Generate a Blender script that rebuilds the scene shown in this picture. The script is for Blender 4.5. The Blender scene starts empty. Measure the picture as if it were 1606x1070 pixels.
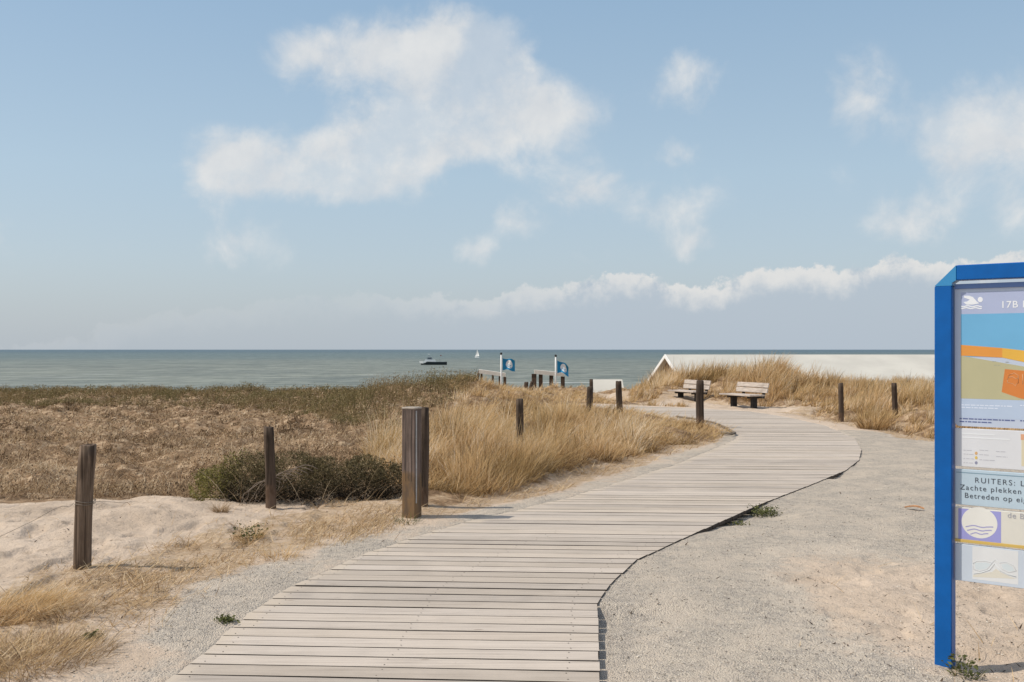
import bpy, math, random
import numpy as np
random.seed(7)
rng = np.random.default_rng(11)
R = math.radians
scn = bpy.context.scene
col = scn.collection

# ------------------------------------------------------------------ photo geometry (metres from the eye point)
F = 1561.0; EYE = 1.55; CX = 803.0; HY = 548.0
def g(px, py, z=0.0):
    """ground point at height z seen at this place of the photo"""
    Y = F * (EYE - z) / (py - HY)
    return ((px - CX) / F * Y, Y)
SUN_EL = 50.0
SUN_DIR = (-1.0, -0.10)          # horizontal direction towards the sun

# ------------------------------------------------------------------ object helpers
def tag(o, label=None, cat=None, group=None, kind=None):
    if label: o['label'] = label
    if cat: o['category'] = cat
    if group: o['group'] = group
    if kind: o['kind'] = kind
    return o
def empty(name, loc=(0, 0, 0), rz=0.0):
    o = bpy.data.objects.new(name, None); col.objects.link(o)
    o.location = loc; o.rotation_euler = (0, 0, rz); o.empty_display_size = 0.2
    return o
def link(name, me, mat, parent=None, loc=None, rot=None):
    o = bpy.data.objects.new(name, me); col.objects.link(o)
    if mat is not None:
        for m in (mat if isinstance(mat, (list, tuple)) else [mat]): me.materials.append(m)
    if parent is not None: o.parent = parent
    if loc is not None: o.location = loc
    if rot is not None: o.rotation_euler = rot
    return o
def copy_tree(o, parent=None):
    c = o.copy(); col.objects.link(c); c.parent = parent
    for ch in [k for k in bpy.data.objects if k.parent == o]: copy_tree(ch, c)
    return c

def np_mesh(name, verts, quads=None, tris=None, cols=None, smooth=False, mats=None):
    """fast mesh out of arrays"""
    me = bpy.data.meshes.new(name)
    verts = np.asarray(verts, np.float32)
    loops = []; starts = []; n = 0
    if quads is not None and len(quads):
        q = np.asarray(quads, np.int32); loops.append(q.ravel()); starts.append(np.arange(len(q), dtype=np.int32) * 4); n = q.size
    if tris is not None and len(tris):
        t = np.asarray(tris, np.int32); loops.append(t.ravel()); starts.append(n + np.arange(len(t), dtype=np.int32) * 3)
    loops = np.concatenate(loops); starts = np.concatenate(starts)
    me.vertices.add(len(verts)); me.vertices.foreach_set('co', verts.ravel())
    me.loops.add(len(loops)); me.loops.foreach_set('vertex_index', loops)
    me.polygons.add(len(starts)); me.polygons.foreach_set('loop_start', starts)
    me.polygons.foreach_set('use_smooth', np.full(len(starts), bool(smooth)))
    if mats is not None: me.polygons.foreach_set('material_index', np.asarray(mats, np.int32))
    me.update(calc_edges=True)
    if cols is not None:
        ca = me.color_attributes.new('tint', 'FLOAT_COLOR', 'POINT')
        c = np.ones((len(verts), 4), np.float32); c[:, :cols.shape[1]] = cols
        ca.data.foreach_set('color', c.ravel())
    return me

class MB:
    """collects simple shapes into one mesh"""
    def __init__(s): s.v = []; s.f = []; s.sm = []
    def add(s, v, f, smooth=False):
        b = len(s.v); s.v += [tuple(p) for p in v]; s.f += [tuple(i + b for i in q) for q in f]; s.sm += [smooth] * len(f); return s
    def box(s, x0, x1, y0, y1, z0, z1, b=0.0):
        if b <= 0:
            v = [(x, y, z) for z in (z0, z1) for y in (y0, y1) for x in (x0, x1)]
            return s.add(v, [(0, 2, 3, 1), (4, 5, 7, 6), (0, 1, 5, 4), (2, 6, 7, 3), (0, 4, 6, 2), (1, 3, 7, 5)])
        prof = [(x0 + b, y0), (x1 - b, y0), (x1, y0 + b), (x1, y1 - b), (x1 - b, y1), (x0 + b, y1), (x0, y1 - b), (x0, y0 + b)]
        cx, cy = (x0 + x1) / 2, (y0 + y1) / 2
        def ins(p): return (p[0] + (b if p[0] < cx else -b), p[1] + (b if p[1] < cy else -b))
        rings = [[(*ins(p), z0) for p in prof], [(*p, z0 + b) for p in prof], [(*p, z1 - b) for p in prof], [(*ins(p), z1) for p in prof]]
        return s.rings(rings)
    def rings(s, rings, cap=True, smooth=False):
        n = len(rings[0]); v = [p for r in rings for p in r]; f = []
        for k in range(len(rings) - 1):
            for i in range(n):
                j = (i + 1) % n
                f.append((k * n + i, k * n + j, (k + 1) * n + j, (k + 1) * n + i))
        b = len(s.v); s.add(v, f, smooth)
        if cap:
            s.f.append(tuple(b + i for i in reversed(range(n)))); s.sm.append(False)
            s.f.append(tuple(b + (len(rings) - 1) * n + i for i in range(n))); s.sm.append(False)
        return s
    def tube(s, pts, r, n=8, smooth=True):
        rs = r if isinstance(r, (list, tuple)) else [r] * len(pts)
        P = [np.array(p, float) for p in pts]; rings = []
        for i, p in enumerate(P):
            d = P[min(i + 1, len(P) - 1)] - P[max(i - 1, 0)]; d /= np.linalg.norm(d) + 1e-9
            up = np.array((0, 0, 1.0)) if abs(d[2]) < .9 else np.array((1.0, 0, 0))
            a = np.cross(up, d); a /= np.linalg.norm(a); c = np.cross(d, a)
            rings.append([tuple(p + rs[i] * (a * math.cos(t) + c * math.sin(t))) for t in [2 * math.pi * k / n for k in range(n)]])
        return s.rings(rings, smooth=smooth)
    def poly(s, pts, y0, y1):
        """closed outline (x,z) given thickness from y0 (front) to y1"""
        n = len(pts); v = [(x, y0, z) for x, z in pts] + [(x, y1, z) for x, z in pts]
        f = [tuple(range(n)), tuple(reversed(range(n, 2 * n)))] + [(i, i + n, (i + 1) % n + n, (i + 1) % n) for i in range(n)]
        return s.add(v, f)
    def build(s, name, mat, parent=None, loc=None, rot=None):
        me = bpy.data.meshes.new(name); me.from_pydata(s.v, [], s.f)
        me.polygons.foreach_set('use_smooth', s.sm); me.update()
        import bmesh
        bm = bmesh.new(); bm.from_mesh(me); bmesh.ops.recalc_face_normals(bm, faces=bm.faces); bm.to_mesh(me); bm.free()
        return link(name, me, mat, parent, loc, rot)

# ------------------------------------------------------------------ numpy noise
def _h(ix, iy, seed):
    n = (ix.astype(np.int64) * 374761393 + iy.astype(np.int64) * 668265263 + seed * 974634777) & 0xffffffff
    n = ((n ^ (n >> 13)) * 1274126177) & 0xffffffff
    return ((n ^ (n >> 16)) & 0xffff) / 65535.0
def vnoise(x, y, seed=0):
    ix = np.floor(x); iy = np.floor(y); fx = x - ix; fy = y - iy
    fx = fx * fx * (3 - 2 * fx); fy = fy * fy * (3 - 2 * fy)
    a = _h(ix, iy, seed); b = _h(ix + 1, iy, seed); c = _h(ix, iy + 1, seed); d = _h(ix + 1, iy + 1, seed)
    return (a + (b - a) * fx) * (1 - fy) + (c + (d - c) * fx) * fy
def fbm(x, y, seed=0, o=4, gain=.5):
    s = 0; a = 1; t = 0
    for k in range(o):
        s = s + a * vnoise(x * 2 ** k + 17.3 * k, y * 2 ** k - 9.1 * k, seed + k); t += a; a *= gain
    return s / t * 2 - 1            # -1 .. 1
def ss(a, b, x):
    t = np.clip((x - a) / (b - a), 0, 1); return t * t * (3 - 2 * t)

# ------------------------------------------------------------------ boardwalk outline and signed distance
right_px = [(942, 1140), (940, 1070), (937, 945), (960, 913), (1000, 877), (1075, 843), (1190, 792), (1280, 757), (1326, 738),
            (1347, 722), (1351, 706), (1340, 686), (1298, 668), (1240, 655), (1180, 645.5), (1100, 641), (1010, 637.5)]
left_px = [(140, 1140), (238, 1070), (394, 952), (458, 912), (508, 891), (577, 862), (652, 838), (715, 820), (800, 800), (900, 776), (976, 752),
           (1041, 733), (1110, 706), (1146, 694), (1153, 686), (1120, 666), (1061, 656), (1008, 647)]
BR = [g(*p) for p in right_px]; BL = [g(*p) for p in left_px]
BR[0] = (BR[1][0] - .05, 2.2); BR.insert(0, (.25, -3.0))
BL[0] = (BL[1][0] - .02, 2.2); BL.insert(0, (-1.70, -3.0))
BR.append((2.3, 28.1))
BL.append((2.2, 27.0))
POLY = BR + BL[::-1]
def seg_dist(X, Y, pts, closed=False):
    d = np.full(X.shape, 1e9); n = len(pts)
    for i in range(n if closed else n - 1):
        ax, ay = pts[i]; bx, by = pts[(i + 1) % n]
        dx, dy = bx - ax, by - ay; L = dx * dx + dy * dy + 1e-12
        t = np.clip(((X - ax) * dx + (Y - ay) * dy) / L, 0, 1)
        d = np.minimum(d, np.hypot(X - ax - t * dx, Y - ay - t * dy))
    return d
def inside(X, Y, pts):
    r = np.zeros(X.shape, bool); n = len(pts)
    for i in range(n):
        ax, ay = pts[i]; bx, by = pts[(i + 1) % n]
        if ay == by: continue
        c = ((ay > Y) != (by > Y)) & (X < (bx - ax) * (Y - ay) / (by - ay) + ax)
        r ^= c
    return r
def sdf(X, Y, pts):
    d = seg_dist(X, Y, pts, True); return np.where(inside(X, Y, pts), -d, d)

# ------------------------------------------------------------------ planting zones (ground metres)
marram_zone = [g(*p) for p in [(628, 792), (700, 806), (762, 786), (860, 756), (960, 724), (1040, 702), (1120, 692), (1146, 679), (1100, 667), (1050, 658), (1000, 650)]] + \
              [(3.1, 25.6), (2.0, 26.6), (1.7, 28.3), (3.4, 28.9), (3.9, 30.4), (3.2, 43), (9, 43), (9, 47), (-6, 47), (-4.5, 42), (-3.2, 36), (-2.1, 30), (-1.4, 25), (-1.7, 21), (-2.0, 16), (-2.0, 13.5), (-1.5, 11.3)]
mound_zone = [(3.65, 30.6), (4.0, 34), (5.0, 43), (30, 43), (40, 30), (40, 12), (11.2, 12.2), (8.6, 14.6), (7.75, 17), (7.2, 20), (7.1, 22.5), (7.35, 24.6), (8.0, 25.6), (8.3, 27.2), (7.9, 28.6), (7.3, 29.3), (6.5, 30.0), (6.0, 31.0), (6.1, 32.6), (5.7, 33.3), (4.9, 32.9), (4.5, 31.2)]
olive_zone = [(-2.0, 46), (-1.4, 33), (-1.0, 28), (-1.5, 24.5), (-2.6, 22.3), (-4.2, 23.4), (-6.0, 28), (-8.5, 31.5), (-12, 33.5), (-30, 32), (-48, 31), (-60, 46)]
brown_zone = [(-1.2, 11.4), (-1.9, 10.6), (-3.0, 10.6), (-3.6, 9.9), (-4.7, 9.45), (-7, 9.2), (-14, 8.6), (-48, 8), (-60, 47), (-2, 47), (-1.4, 33), (-1.3, 22), (-1.2, 14)]
bush_c = (-2.15, 10.15)

def masks(X, Y):
    nz = fbm(X * .9, Y * .9, 31, 4); n2 = fbm(X * 3.1, Y * 3.1, 41, 3)
    db = sdf(X, Y, POLY)
    onleft = X < np.interp(Y, [p[1] for p in BL[:14]], [p[0] for p in BL[:14]]) + .3
    onleft &= (Y < 17.5)
    # gravel along the boards on the left and over a wide area to the right
    gl = (1 - ss(.15, .95, db + .45 * nz + .25 * n2)) * onleft * (.55 + .45 * ss(-.3, .3, fbm(X * 1.7 + 5, Y * 1.7, 34, 3)))
    gr_edge = 2.9 + .9 * ss(5, 12, Y) + .9 * nz + .2 * n2
    gr = (1 - ss(.6, 1.9, X - np.interp(Y, [p[1] for p in BR[:11]], [p[0] for p in BR[:11]]) + gr_edge * -.55 + .9 * nz)) * (~onleft) * (Y < 19)
    gr = gr * (1 - .7 * ss(1.35, 2.1, X - .12 * (Y - 5) + .55 * nz + .12 * n2) * (1 - ss(6.3, 9.0, Y - .5 * nz)))
    gr = np.maximum(gr, (1 - ss(1.2, 2.6, np.abs(X - 5.5 - .1 * (14 - Y)) + nz)) * ss(8, 11, Y) * (1 - ss(17, 19.5, Y)) * (~onleft))
    gravel = np.maximum(gl, gr)
    dm = np.minimum(sdf(X, Y, marram_zone), sdf(X, Y, mound_zone))
    dbrown = np.minimum(sdf(X, Y, brown_zone), sdf(X, Y, olive_zone))
    veg = np.maximum(1 - ss(-.25, .25, dm + .2 * nz + .12 * n2), 1 - ss(-.3, .2, dbrown + .25 * nz + .15 * n2))
    veg = veg * ss(0, .1, db)
    # straw litter: fringe of the planting plus the band left of the boards
    fr = 1 - ss(.1, .9, dm + .5 * nz + .25 * n2)
    band = (1 - ss(.25, .85, np.abs(db - 1.05 + .35 * nz) + .25 * n2)) * onleft * ss(5.0, 6.4, Y) * (1 - ss(11, 13, Y))
    corner = (1 - ss(.3, 1.0, np.hypot((X + 3.0) / 1.2, (Y - 5.2) / 1.1) + .3 * nz)) 
    straw = np.clip(np.maximum(np.maximum(fr, band), corner), 0, 1) * (1 - veg) * ss(.1, .3, db)
    gravel = gravel * (1 - straw * .8) * (1 - veg)
    return db, onleft, gravel, straw, veg, nz, n2

def terrain(X, Y, full=False):
    X = np.asarray(X, float); Y = np.asarray(Y, float)
    z = -.22 * ss(16, 42, Y) + .05 * fbm(X * .35, Y * .35, 3, 3) * ss(9, 16, Y)
    left = ss(-1.0, -3.2, X)
    z = z - .36 * left * ss(9.7, 12.6, Y + .25 * X + .8) * (1 - .3 * ss(26, 40, Y))
    z = z + (.14 + .07 * fbm(X * 1.5, Y * 1.5, 77, 3)) * np.exp(-((Y - 8.9) / 1.25) ** 2) * ss(-1.7, -3.6, X)
    z = z + .88 * np.exp(-((X + 2.6) / 2.7) ** 2 - ((Y - 29.5) / 5.0) ** 2) + .14 * ss(-3, -6, X) * np.exp(-((Y - 40) / 4.0) ** 2)
    z = z + .16 * np.exp(-((X + .6) / 1.6) ** 2 - ((Y - 13) / 3.5) ** 2) + .12 * np.exp(-((X - 1.6) / 1.6) ** 2 - ((Y - 18) / 3.0) ** 2)
    mz = sdf(X, Y, mound_zone)
    z = z - .18 * np.exp(-((X / np.maximum(Y, 1) - .094) / .016) ** 2) * ss(27, 31, Y) * ss(60, 50, Y)
    z = z + .30 * ss(.4, -2.4, mz) * (1 + .4 * fbm(X * .5, Y * .5, 8, 2)) * ss(47, 40, Y)
    z = z + .46 * np.exp(-((X - 7.6) / 2.9) ** 4 - ((Y - 34.5) / 2.2) ** 2) - .14 * ss(9, 12, X) * ss(26, 30, Y) * ss(44, 40, Y) + .16 * np.exp(-((X - 4.6) / .9) ** 2 - ((Y - 32.5) / 1.2) ** 2)
    z = z + .16 * np.exp(-((X - 7.45) / .55) ** 2 - ((Y - 25.4) / 1.0) ** 2)      # blown sand by the bench
    db, onleft, gravel, straw, veg, nz, n2 = masks(X, Y)
    rough = ss(.1, .6, db)
    z = z + rough * veg * (.28 * fbm(X * 1.1, Y * 1.1, 5, 4) + .05 * fbm(X * 6, Y * 6, 6, 2)) * ss(9, 12, Y)
    sand = (1 - veg) * (1 - gravel)
    z = z + rough * (sand * (.040 * fbm(X * 2.2, Y * 1.9, 9, 4) + .012 * fbm(X * 9, Y * 9, 12, 3)) + gravel * (.020 * fbm(X * 3, Y * 3, 15, 4)))
    z = z - rough * ss(.62, .8, vnoise(X * 5.2, Y * 4.6, 61)) * .034 * sand
    # the boards lie a hand's breadth proud of the ground on the right and are flush or buried on the left
    s1 = vnoise(Y * 1.7 + 3, X * .9, 90)
    e = db + .035 * n2
    zl = .012 * ss(-.10, .08, e) - .10 * (1 - ss(-.16, -.05, e))
    zr = -.010 - .060 * ss(.45, .80, s1) * (1 - .75 * ss(11, 14, Y)) + .012 * ss(.1, .5, db) 
    zr = np.where(Y < 5.9, -.045 - .02 * ss(.3, .7, s1) + .022 * ss(.10, .5, db), zr)
    zr = zr * ss(19, 14, Y) + (1 - ss(19, 14, Y)) * .006
    zr = np.where(db < 0, np.minimum(zr, -.10 * (1 - ss(-.14, -.03, e)) + zr * ss(-.14, -.03, e)), zr)
    near = 1 - ss(.25, 1.1, db)
    zedge = np.where(onleft, zl, zr)
    base_in = np.where(db < -.16, -.10, zedge)
    z = z * (1 - near) + (zedge * near)
    z = np.where(db < -.16, base_in, z)
    # dune face, beach, sea bed
    z = z - 3.3 * ss(44.5, 54, Y + .8 * nz) - 5.3 * ss(80, 150, Y)
    if full: return z, (db, onleft, gravel, straw, veg, nz, n2)
    return z
def tz(x, y): return float(terrain(np.array([x]), np.array([y]))[0])

# ------------------------------------------------------------------ materials
def new_mat(name):
    m = bpy.data.materials.new(name); m.use_nodes = True
    nt = m.node_tree; nt.nodes.clear()
    out = nt.nodes.new('ShaderNodeOutputMaterial'); b = nt.nodes.new('ShaderNodeBsdfPrincipled')
    nt.links.new(b.outputs[0], out.inputs[0]); b.inputs['Roughness'].default_value = .85
    b.inputs['Specular IOR Level'].default_value = .25
    return m, nt, b, out
class N:
    """tiny node builder"""
    def __init__(s, nt): s.nt = nt
    def __call__(s, t, **kw):
        n = s.nt.nodes.new('ShaderNode' + t)
        for k, v in kw.items(): setattr(n, k, v)
        return n
    def put(s, sock, v):
        if isinstance(v, bpy.types.NodeSocket): s.nt.links.new(v, sock)
        elif v is not None: sock.default_value = v
    def math(s, op, a, b=None, c=None, clamp=False):
        n = s('Math', operation=op, use_clamp=clamp)
        s.put(n.inputs[0], a); s.put(n.inputs[1], b)
        if c is not None: s.put(n.inputs[2], c)
        return n.outputs[0]
    def vmath(s, op, a, b=None):
        n = s('VectorMath', operation=op); s.put(n.inputs[0], a)
        if b is not None: s.put(n.inputs[1], b)
        return n
    def noise(s, vec, scale, detail=3, rough=.5, dist=0.0, dim='3D'):
        n = s('TexNoise', noise_dimensions=dim); s.put(n.inputs['Vector'], vec)
        n.inputs['Scale'].default_value = scale; n.inputs['Detail'].default_value = detail
        n.inputs['Roughness'].default_value = rough; n.inputs['Distortion'].default_value = dist
        return n
    def ramp(s, fac, stops, interp='LINEAR'):
        n = s('ValToRGB'); n.color_ramp.interpolation = interp; e = n.color_ramp.elements
        while len(e) < len(stops): e.new(.5)
        for k, (p, c) in enumerate(stops):
            e[k].position = p; e[k].color = (*c, 1) if len(c) == 3 else c
        s.put(n.inputs[0], fac); return n.outputs[0]
    def mix(s, fac, a, b, mode='MIX'):
        n = s('Mix', data_type='RGBA', blend_type=mode)
        s.put(n.inputs[0], fac); s.put(n.inputs[6], a if not isinstance(a, tuple) else (*a, 1)); s.put(n.inputs[7], b if not isinstance(b, tuple) else (*b, 1))
        return n.outputs[2]
    def mapr(s, v, a, b, c=0.0, d=1.0, smooth=True):
        n = s('MapRange'); n.interpolation_type = 'SMOOTHSTEP' if smooth else 'LINEAR'
        s.put(n.inputs[0], v); n.inputs[1].default_value = a; n.inputs[2].default_value = b; n.inputs[3].default_value = c; n.inputs[4].default_value = d
        return n.outputs[0]
    def coords(s, scale=(1, 1, 1), rot=(0, 0, 0), which='Object'):
        t = s('TexCoord'); m = s('Mapping'); m.inputs['Scale'].default_value = scale; m.inputs['Rotation'].default_value = rot
        s.nt.links.new(t.outputs[which], m.inputs[0]); return m.outputs[0]
    def bump(s, h, strength, dist, prev=None):
        n = s('Bump'); n.inputs['Strength'].default_value = strength; n.inputs['Distance'].default_value = dist
        s.put(n.inputs['Height'], h)
        if prev is not None: s.put(n.inputs['Normal'], prev)
        return n.outputs[0]

def simple(name, c, rough=.6, var=.12, scale=6.0, spec=.3, bump=0.0, metal=0.0):
    m, nt, b, _ = new_mat(name); n = N(nt)
    t = n.noise(n.coords(), scale, 4, .6)
    cc = n.mix(n.mapr(t.outputs[0], .3, .7), tuple(x * (1 - var) for x in c), tuple(min(1, x * (1 + var)) for x in c))
    nt.links.new(cc, b.inputs['Base Color']); b.inputs['Roughness'].default_value = rough
    b.inputs['Specular IOR Level'].default_value = spec; b.inputs['Metallic'].default_value = metal
    if bump: nt.links.new(n.bump(t.outputs[0], bump, .01), b.inputs['Normal'])
    return m

def ground_material():
    m, nt, b, _ = new_mat('dune_ground'); n = N(nt)
    geo = n('NewGeometry').outputs['Position']
    at = n('Attribute'); at.attribute_name = 'tint'; sep = n('SeparateColor'); nt.links.new(at.outputs['Color'], sep.inputs[0])
    gravel, straw, veg = sep.outputs[0], sep.outputs[1], sep.outputs[2]
    big = n.noise(geo, 1.1, 5, .6).outputs[0]; mid = n.noise(geo, 9, 4, .6).outputs[0]; fine = n.noise(geo, 70, 3, .7).outputs[0]; grain = n.noise(geo, 260, 2, .7).outputs[0]
    sand = n.mix(n.mapr(big, .3, .7), (.50, .395, .30), (.60, .485, .38))
    sand = n.mix(n.mapr(mid, .45, .75), sand, (.42, .33, .25))
    sand = n.mix(n.mapr(grain, .60, .78), sand, (.30, .235, .17))
    speck = n.mapr(n.noise(geo, 38, 2, .6).outputs[0], .68, .74)
    sand = n.mix(n.math('MULTIPLY', speck, .7), sand, (.20, .145, .10))
    vor = n('TexVoronoi'); vor.inputs['Scale'].default_value = 105; n.put(vor.inputs['Vector'], geo)
    vs = n('SeparateColor'); nt.links.new(vor.outputs['Color'], vs.inputs[0])
    dust = n.mapr(n.noise(geo, 14, 5, .75).outputs[0], .40, .62)
    gcol = n.ramp(vs.outputs[0], [(0, (.24, .205, .165)), (.25, (.42, .365, .30)), (.65, (.53, .465, .385)), (1, (.63, .565, .475))])
    gcol = n.mix(n.mapr(vor.outputs['Distance'], .35, .65), gcol, (.34, .30, .26))
    gcol = n.mix(n.math('MULTIPLY', n.mapr(n.noise(geo, 2.4, 4, .65).outputs[0], .42, .62), .65), gcol, (.58, .49, .395))
    gcol = n.mix(n.math('MULTIPLY', dust, .6), gcol, (.60, .52, .42))
    c = n.mix(n.mapr(n.math('ADD', gravel, n.math('MULTIPLY', n.math('SUBTRACT', mid, .5), .7)), .3, .7), sand, gcol)
    # straw litter: long thin fibres in two directions
    f1 = n('TexNoise'); mp = n('Mapping'); mp.inputs['Scale'].default_value = (14, 95, 30); mp.inputs['Rotation'].default_value = (0, 0, .5); nt.links.new(geo, mp.inputs[0]); nt.links.new(mp.outputs[0], f1.inputs[0]); f1.inputs['Scale'].default_value = 1; f1.inputs['Detail'].default_value = 3
    f1.inputs['Distortion'].default_value = 1.2
    scol = n.ramp(f1.outputs[0], [(.25, (.17, .105, .06)), (.42, (.36, .255, .165)), (.55, (.48, .36, .24)), (.75, (.58, .465, .34))])
    sm = n.mapr(n.math('ADD', straw, n.math('MULTIPLY', n.math('SUBTRACT', mid, .5), .9)), .35, .65)
    c = n.mix(n.math('MULTIPLY', sm, n.mapr(n.noise(geo, 4.5, 4, .7).outputs[0], .33, .55, .35, 1.0)), c, scol)
    soil = n.ramp(n.noise(geo, 5, 5, .7).outputs[0], [(.32, (.12, .075, .042)), (.5, (.28, .185, .11)), (.66, (.52, .39, .26))])
    c = n.mix(n.mapr(n.math('ADD', veg, n.math('MULTIPLY', n.math('SUBTRACT', mid, .5), .6)), .3, .7), c, soil)
    nt.links.new(c, b.inputs['Base Color']); b.inputs['Roughness'].default_value = .95; b.inputs['Specular IOR Level'].default_value = .1
    h = n.math('ADD', n.math('MULTIPLY', n.noise(geo, 22, 5, .65).outputs[0], 1.0), n.math('MULTIPLY', fine, .3))
    h = n.math('ADD', h, n.math('MULTIPLY', n.math('MULTIPLY', vor.outputs['Distance'], gravel), -.5))
    nt.links.new(n.bump(h, .75, .03), b.inputs['Normal'])
    return m

def wood_material(name, c_lo, c_hi, grain=(40, 40, 1.6), rough=.9, stain=None, attr=False, gscale=1.0, bumpd=.006, lo=.32, hi=.68):
    m, nt, b, _ = new_mat(name); n = N(nt)
    v = n.coords(grain); g1 = n.noise(v, 1.0 * gscale, 5, .65, .4).outputs[0]; g2 = n.noise(n.coords(), 3.5, 4, .6).outputs[0]
    c = n.mix(n.mapr(g1, lo, hi), c_lo, c_hi)
    c = n.mix(n.math('MULTIPLY', n.mapr(g2, .45, .7), .12 if attr else .45), c, tuple(x * .62 for x in c_lo))
    if attr:
        at = n('Attribute'); at.attribute_name = 'tint'; sep = n('SeparateColor'); nt.links.new(at.outputs['Color'], sep.inputs[0])
        k = n.math('MULTIPLY_ADD', sep.outputs[0], .32, .82)
        cb = n('CombineColor'); [nt.links.new(k, cb.inputs[i]) for i in range(3)]
        c = n.mix(1.0, c, cb.outputs[0], 'MULTIPLY')
        warm = n.math('MULTIPLY', sep.outputs[1], .35)
        c = n.mix(warm, c, (.52, .43, .33))
        geo = n('NewGeometry').outputs['Position']
        c = n.mix(n.math('MULTIPLY', n.mapr(n.noise(geo, 1.3, 5, .65).outputs[0], .48, .72), .5), c, (.55, .475, .40))     # blown sand dust
        endd = n.math('ADD', sep.outputs[2], n.math('MULTIPLY', n.math('SUBTRACT', n.noise(geo, 6, 5, .7).outputs[0], .5), .22))
        c = n.mix(n.math('MULTIPLY', n.mapr(endd, .10, .02), .8), c, (.52, .44, .35))       # sand lying over the left plank ends
        kn = n('TexVoronoi'); kmp = n('Mapping'); kmp.inputs['Scale'].default_value = (2.2, 7.0, 1); nt.links.new(geo, kmp.inputs[0]); nt.links.new(kmp.outputs[0], kn.inputs['Vector']); kn.inputs['Scale'].default_value = 1
        c = n.mix(n.math('MULTIPLY', n.mapr(kn.outputs['Distance'], .085, .03), .55), c, (.20, .15, .11))            # knots
        c = n.mix(n.math('MULTIPLY', n.mapr(n.noise(geo, 30, 3, .7).outputs[0], .66, .78), .5), c, (.22, .18, .15))
    if stain:
        z = n('SeparateXYZ'); nt.links.new(n('TexCoord').outputs['Object'], z.inputs[0])
        k = n.math('ADD', z.outputs[2], n.math('MULTIPLY', n.math('SUBTRACT', g2, .5), .35))
        k2 = n.mapr(k, stain[0] + .04, stain[0] - .04)
        c = n.mix(n.math('MULTIPLY', k2, .85), c, n.mix(n.mapr(n.noise(n.coords((9, 9, 3)), 1.6, 3, .6).outputs[0], .4, .6), stain[1], stain[2]))
    nt.links.new(c, b.inputs['Base Color']); b.inputs['Roughness'].default_value = rough; b.inputs['Specular IOR Level'].default_value = .15
    nt.links.new(n.bump(g1, .7, bumpd), b.inputs['Normal'])
    return m

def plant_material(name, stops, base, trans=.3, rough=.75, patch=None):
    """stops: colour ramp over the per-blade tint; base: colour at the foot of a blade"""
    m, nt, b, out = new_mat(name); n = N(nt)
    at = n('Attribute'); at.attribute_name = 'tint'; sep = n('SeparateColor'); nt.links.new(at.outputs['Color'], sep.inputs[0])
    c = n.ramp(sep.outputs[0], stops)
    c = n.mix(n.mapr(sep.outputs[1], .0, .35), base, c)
    if patch:
        geo = n('NewGeometry').outputs['Position']
        c = n.mix(n.math('MULTIPLY', n.mapr(n.noise(geo, patch[0], 3, .55).outputs[0], .45, .62), patch[1]), c, patch[2])
    b.inputs['Roughness'].default_value = rough; b.inputs['Specular IOR Level'].default_value = .2
    nt.links.new(c, b.inputs['Base Color'])
    tr = n('BsdfTranslucent'); nt.links.new(c, tr.inputs[0]); mx = n('MixShader'); mx.inputs[0].default_value = trans
    nt.links.new(b.outputs[0], mx.inputs[1]); nt.links.new(tr.outputs[0], mx.inputs[2]); nt.links.new(mx.outputs[0], out.inputs[0])
    return m

M = {}
M['ground'] = ground_material()
M['board'] = wood_material('weathered_boards', (.325, .279, .238), (.495, .432, .372), grain=(1.6, 42, 14), attr=True, lo=.2, hi=.6, bumpd=.0015)
M['boardedge'] = simple('darkened_sawn_edge', (.07, .055, .045), .95, .4, 14)  # unsanded plank sides, darkened in colour so gaps between planks look shaded
M['post'] = wood_material('dark_post_wood', (.032, .023, .017), (.12, .086, .064), stain=(.20, (.10, .062, .04), (.16, .11, .08)))
M['postgrey'] = wood_material('grey_post_wood', (.06, .041, .029), (.27, .195, .14), lo=.36, hi=.70)
M['postbig'] = wood_material('square_post_wood', (.10, .073, .061), (.245, .185, .155), stain=(.38, (.14, .095, .06), (.22, .135, .065)))
M['cap'] = simple('worn_end_grain', (.36, .31, .26), .9, .3, 30)
M['metal'] = simple('galvanised_metal', (.42, .42, .42), .5, .15, 20, .5, 0, .6)
M['wire'] = simple('rusty_wire', (.20, .165, .13), .7, .2, 20)
M['rope'] = simple('sandy_rope', (.17, .14, .11), .9, .3, 40)
M['bench'] = wood_material('bench_slats', (.38, .32, .275), (.56, .49, .43), grain=(3, 30, 30))
M['benchdark'] = simple('bench_stand', (.035, .032, .03), .8, .3, 12)
M['white'] = simple('painted_white', (.80, .79, .76), .5, .03, 2)
M['roof'] = simple('white_roof_sheet', (.54, .515, .455), .75, .08, .35)
M['railtop'] = simple('pale_rail_wood', (.78, .72, .63), .8, .08, 5)
M['gable'] = simple('wood_cladding', (.30, .20, .125), .8, .2, 4)
M['hutwall'] = simple('hut_wall', (.36, .22, .16), .8, .1, 4)
M['glass'] = simple('dark_glazing', (.05, .07, .08), .1, .1, 2, .5)

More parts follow.
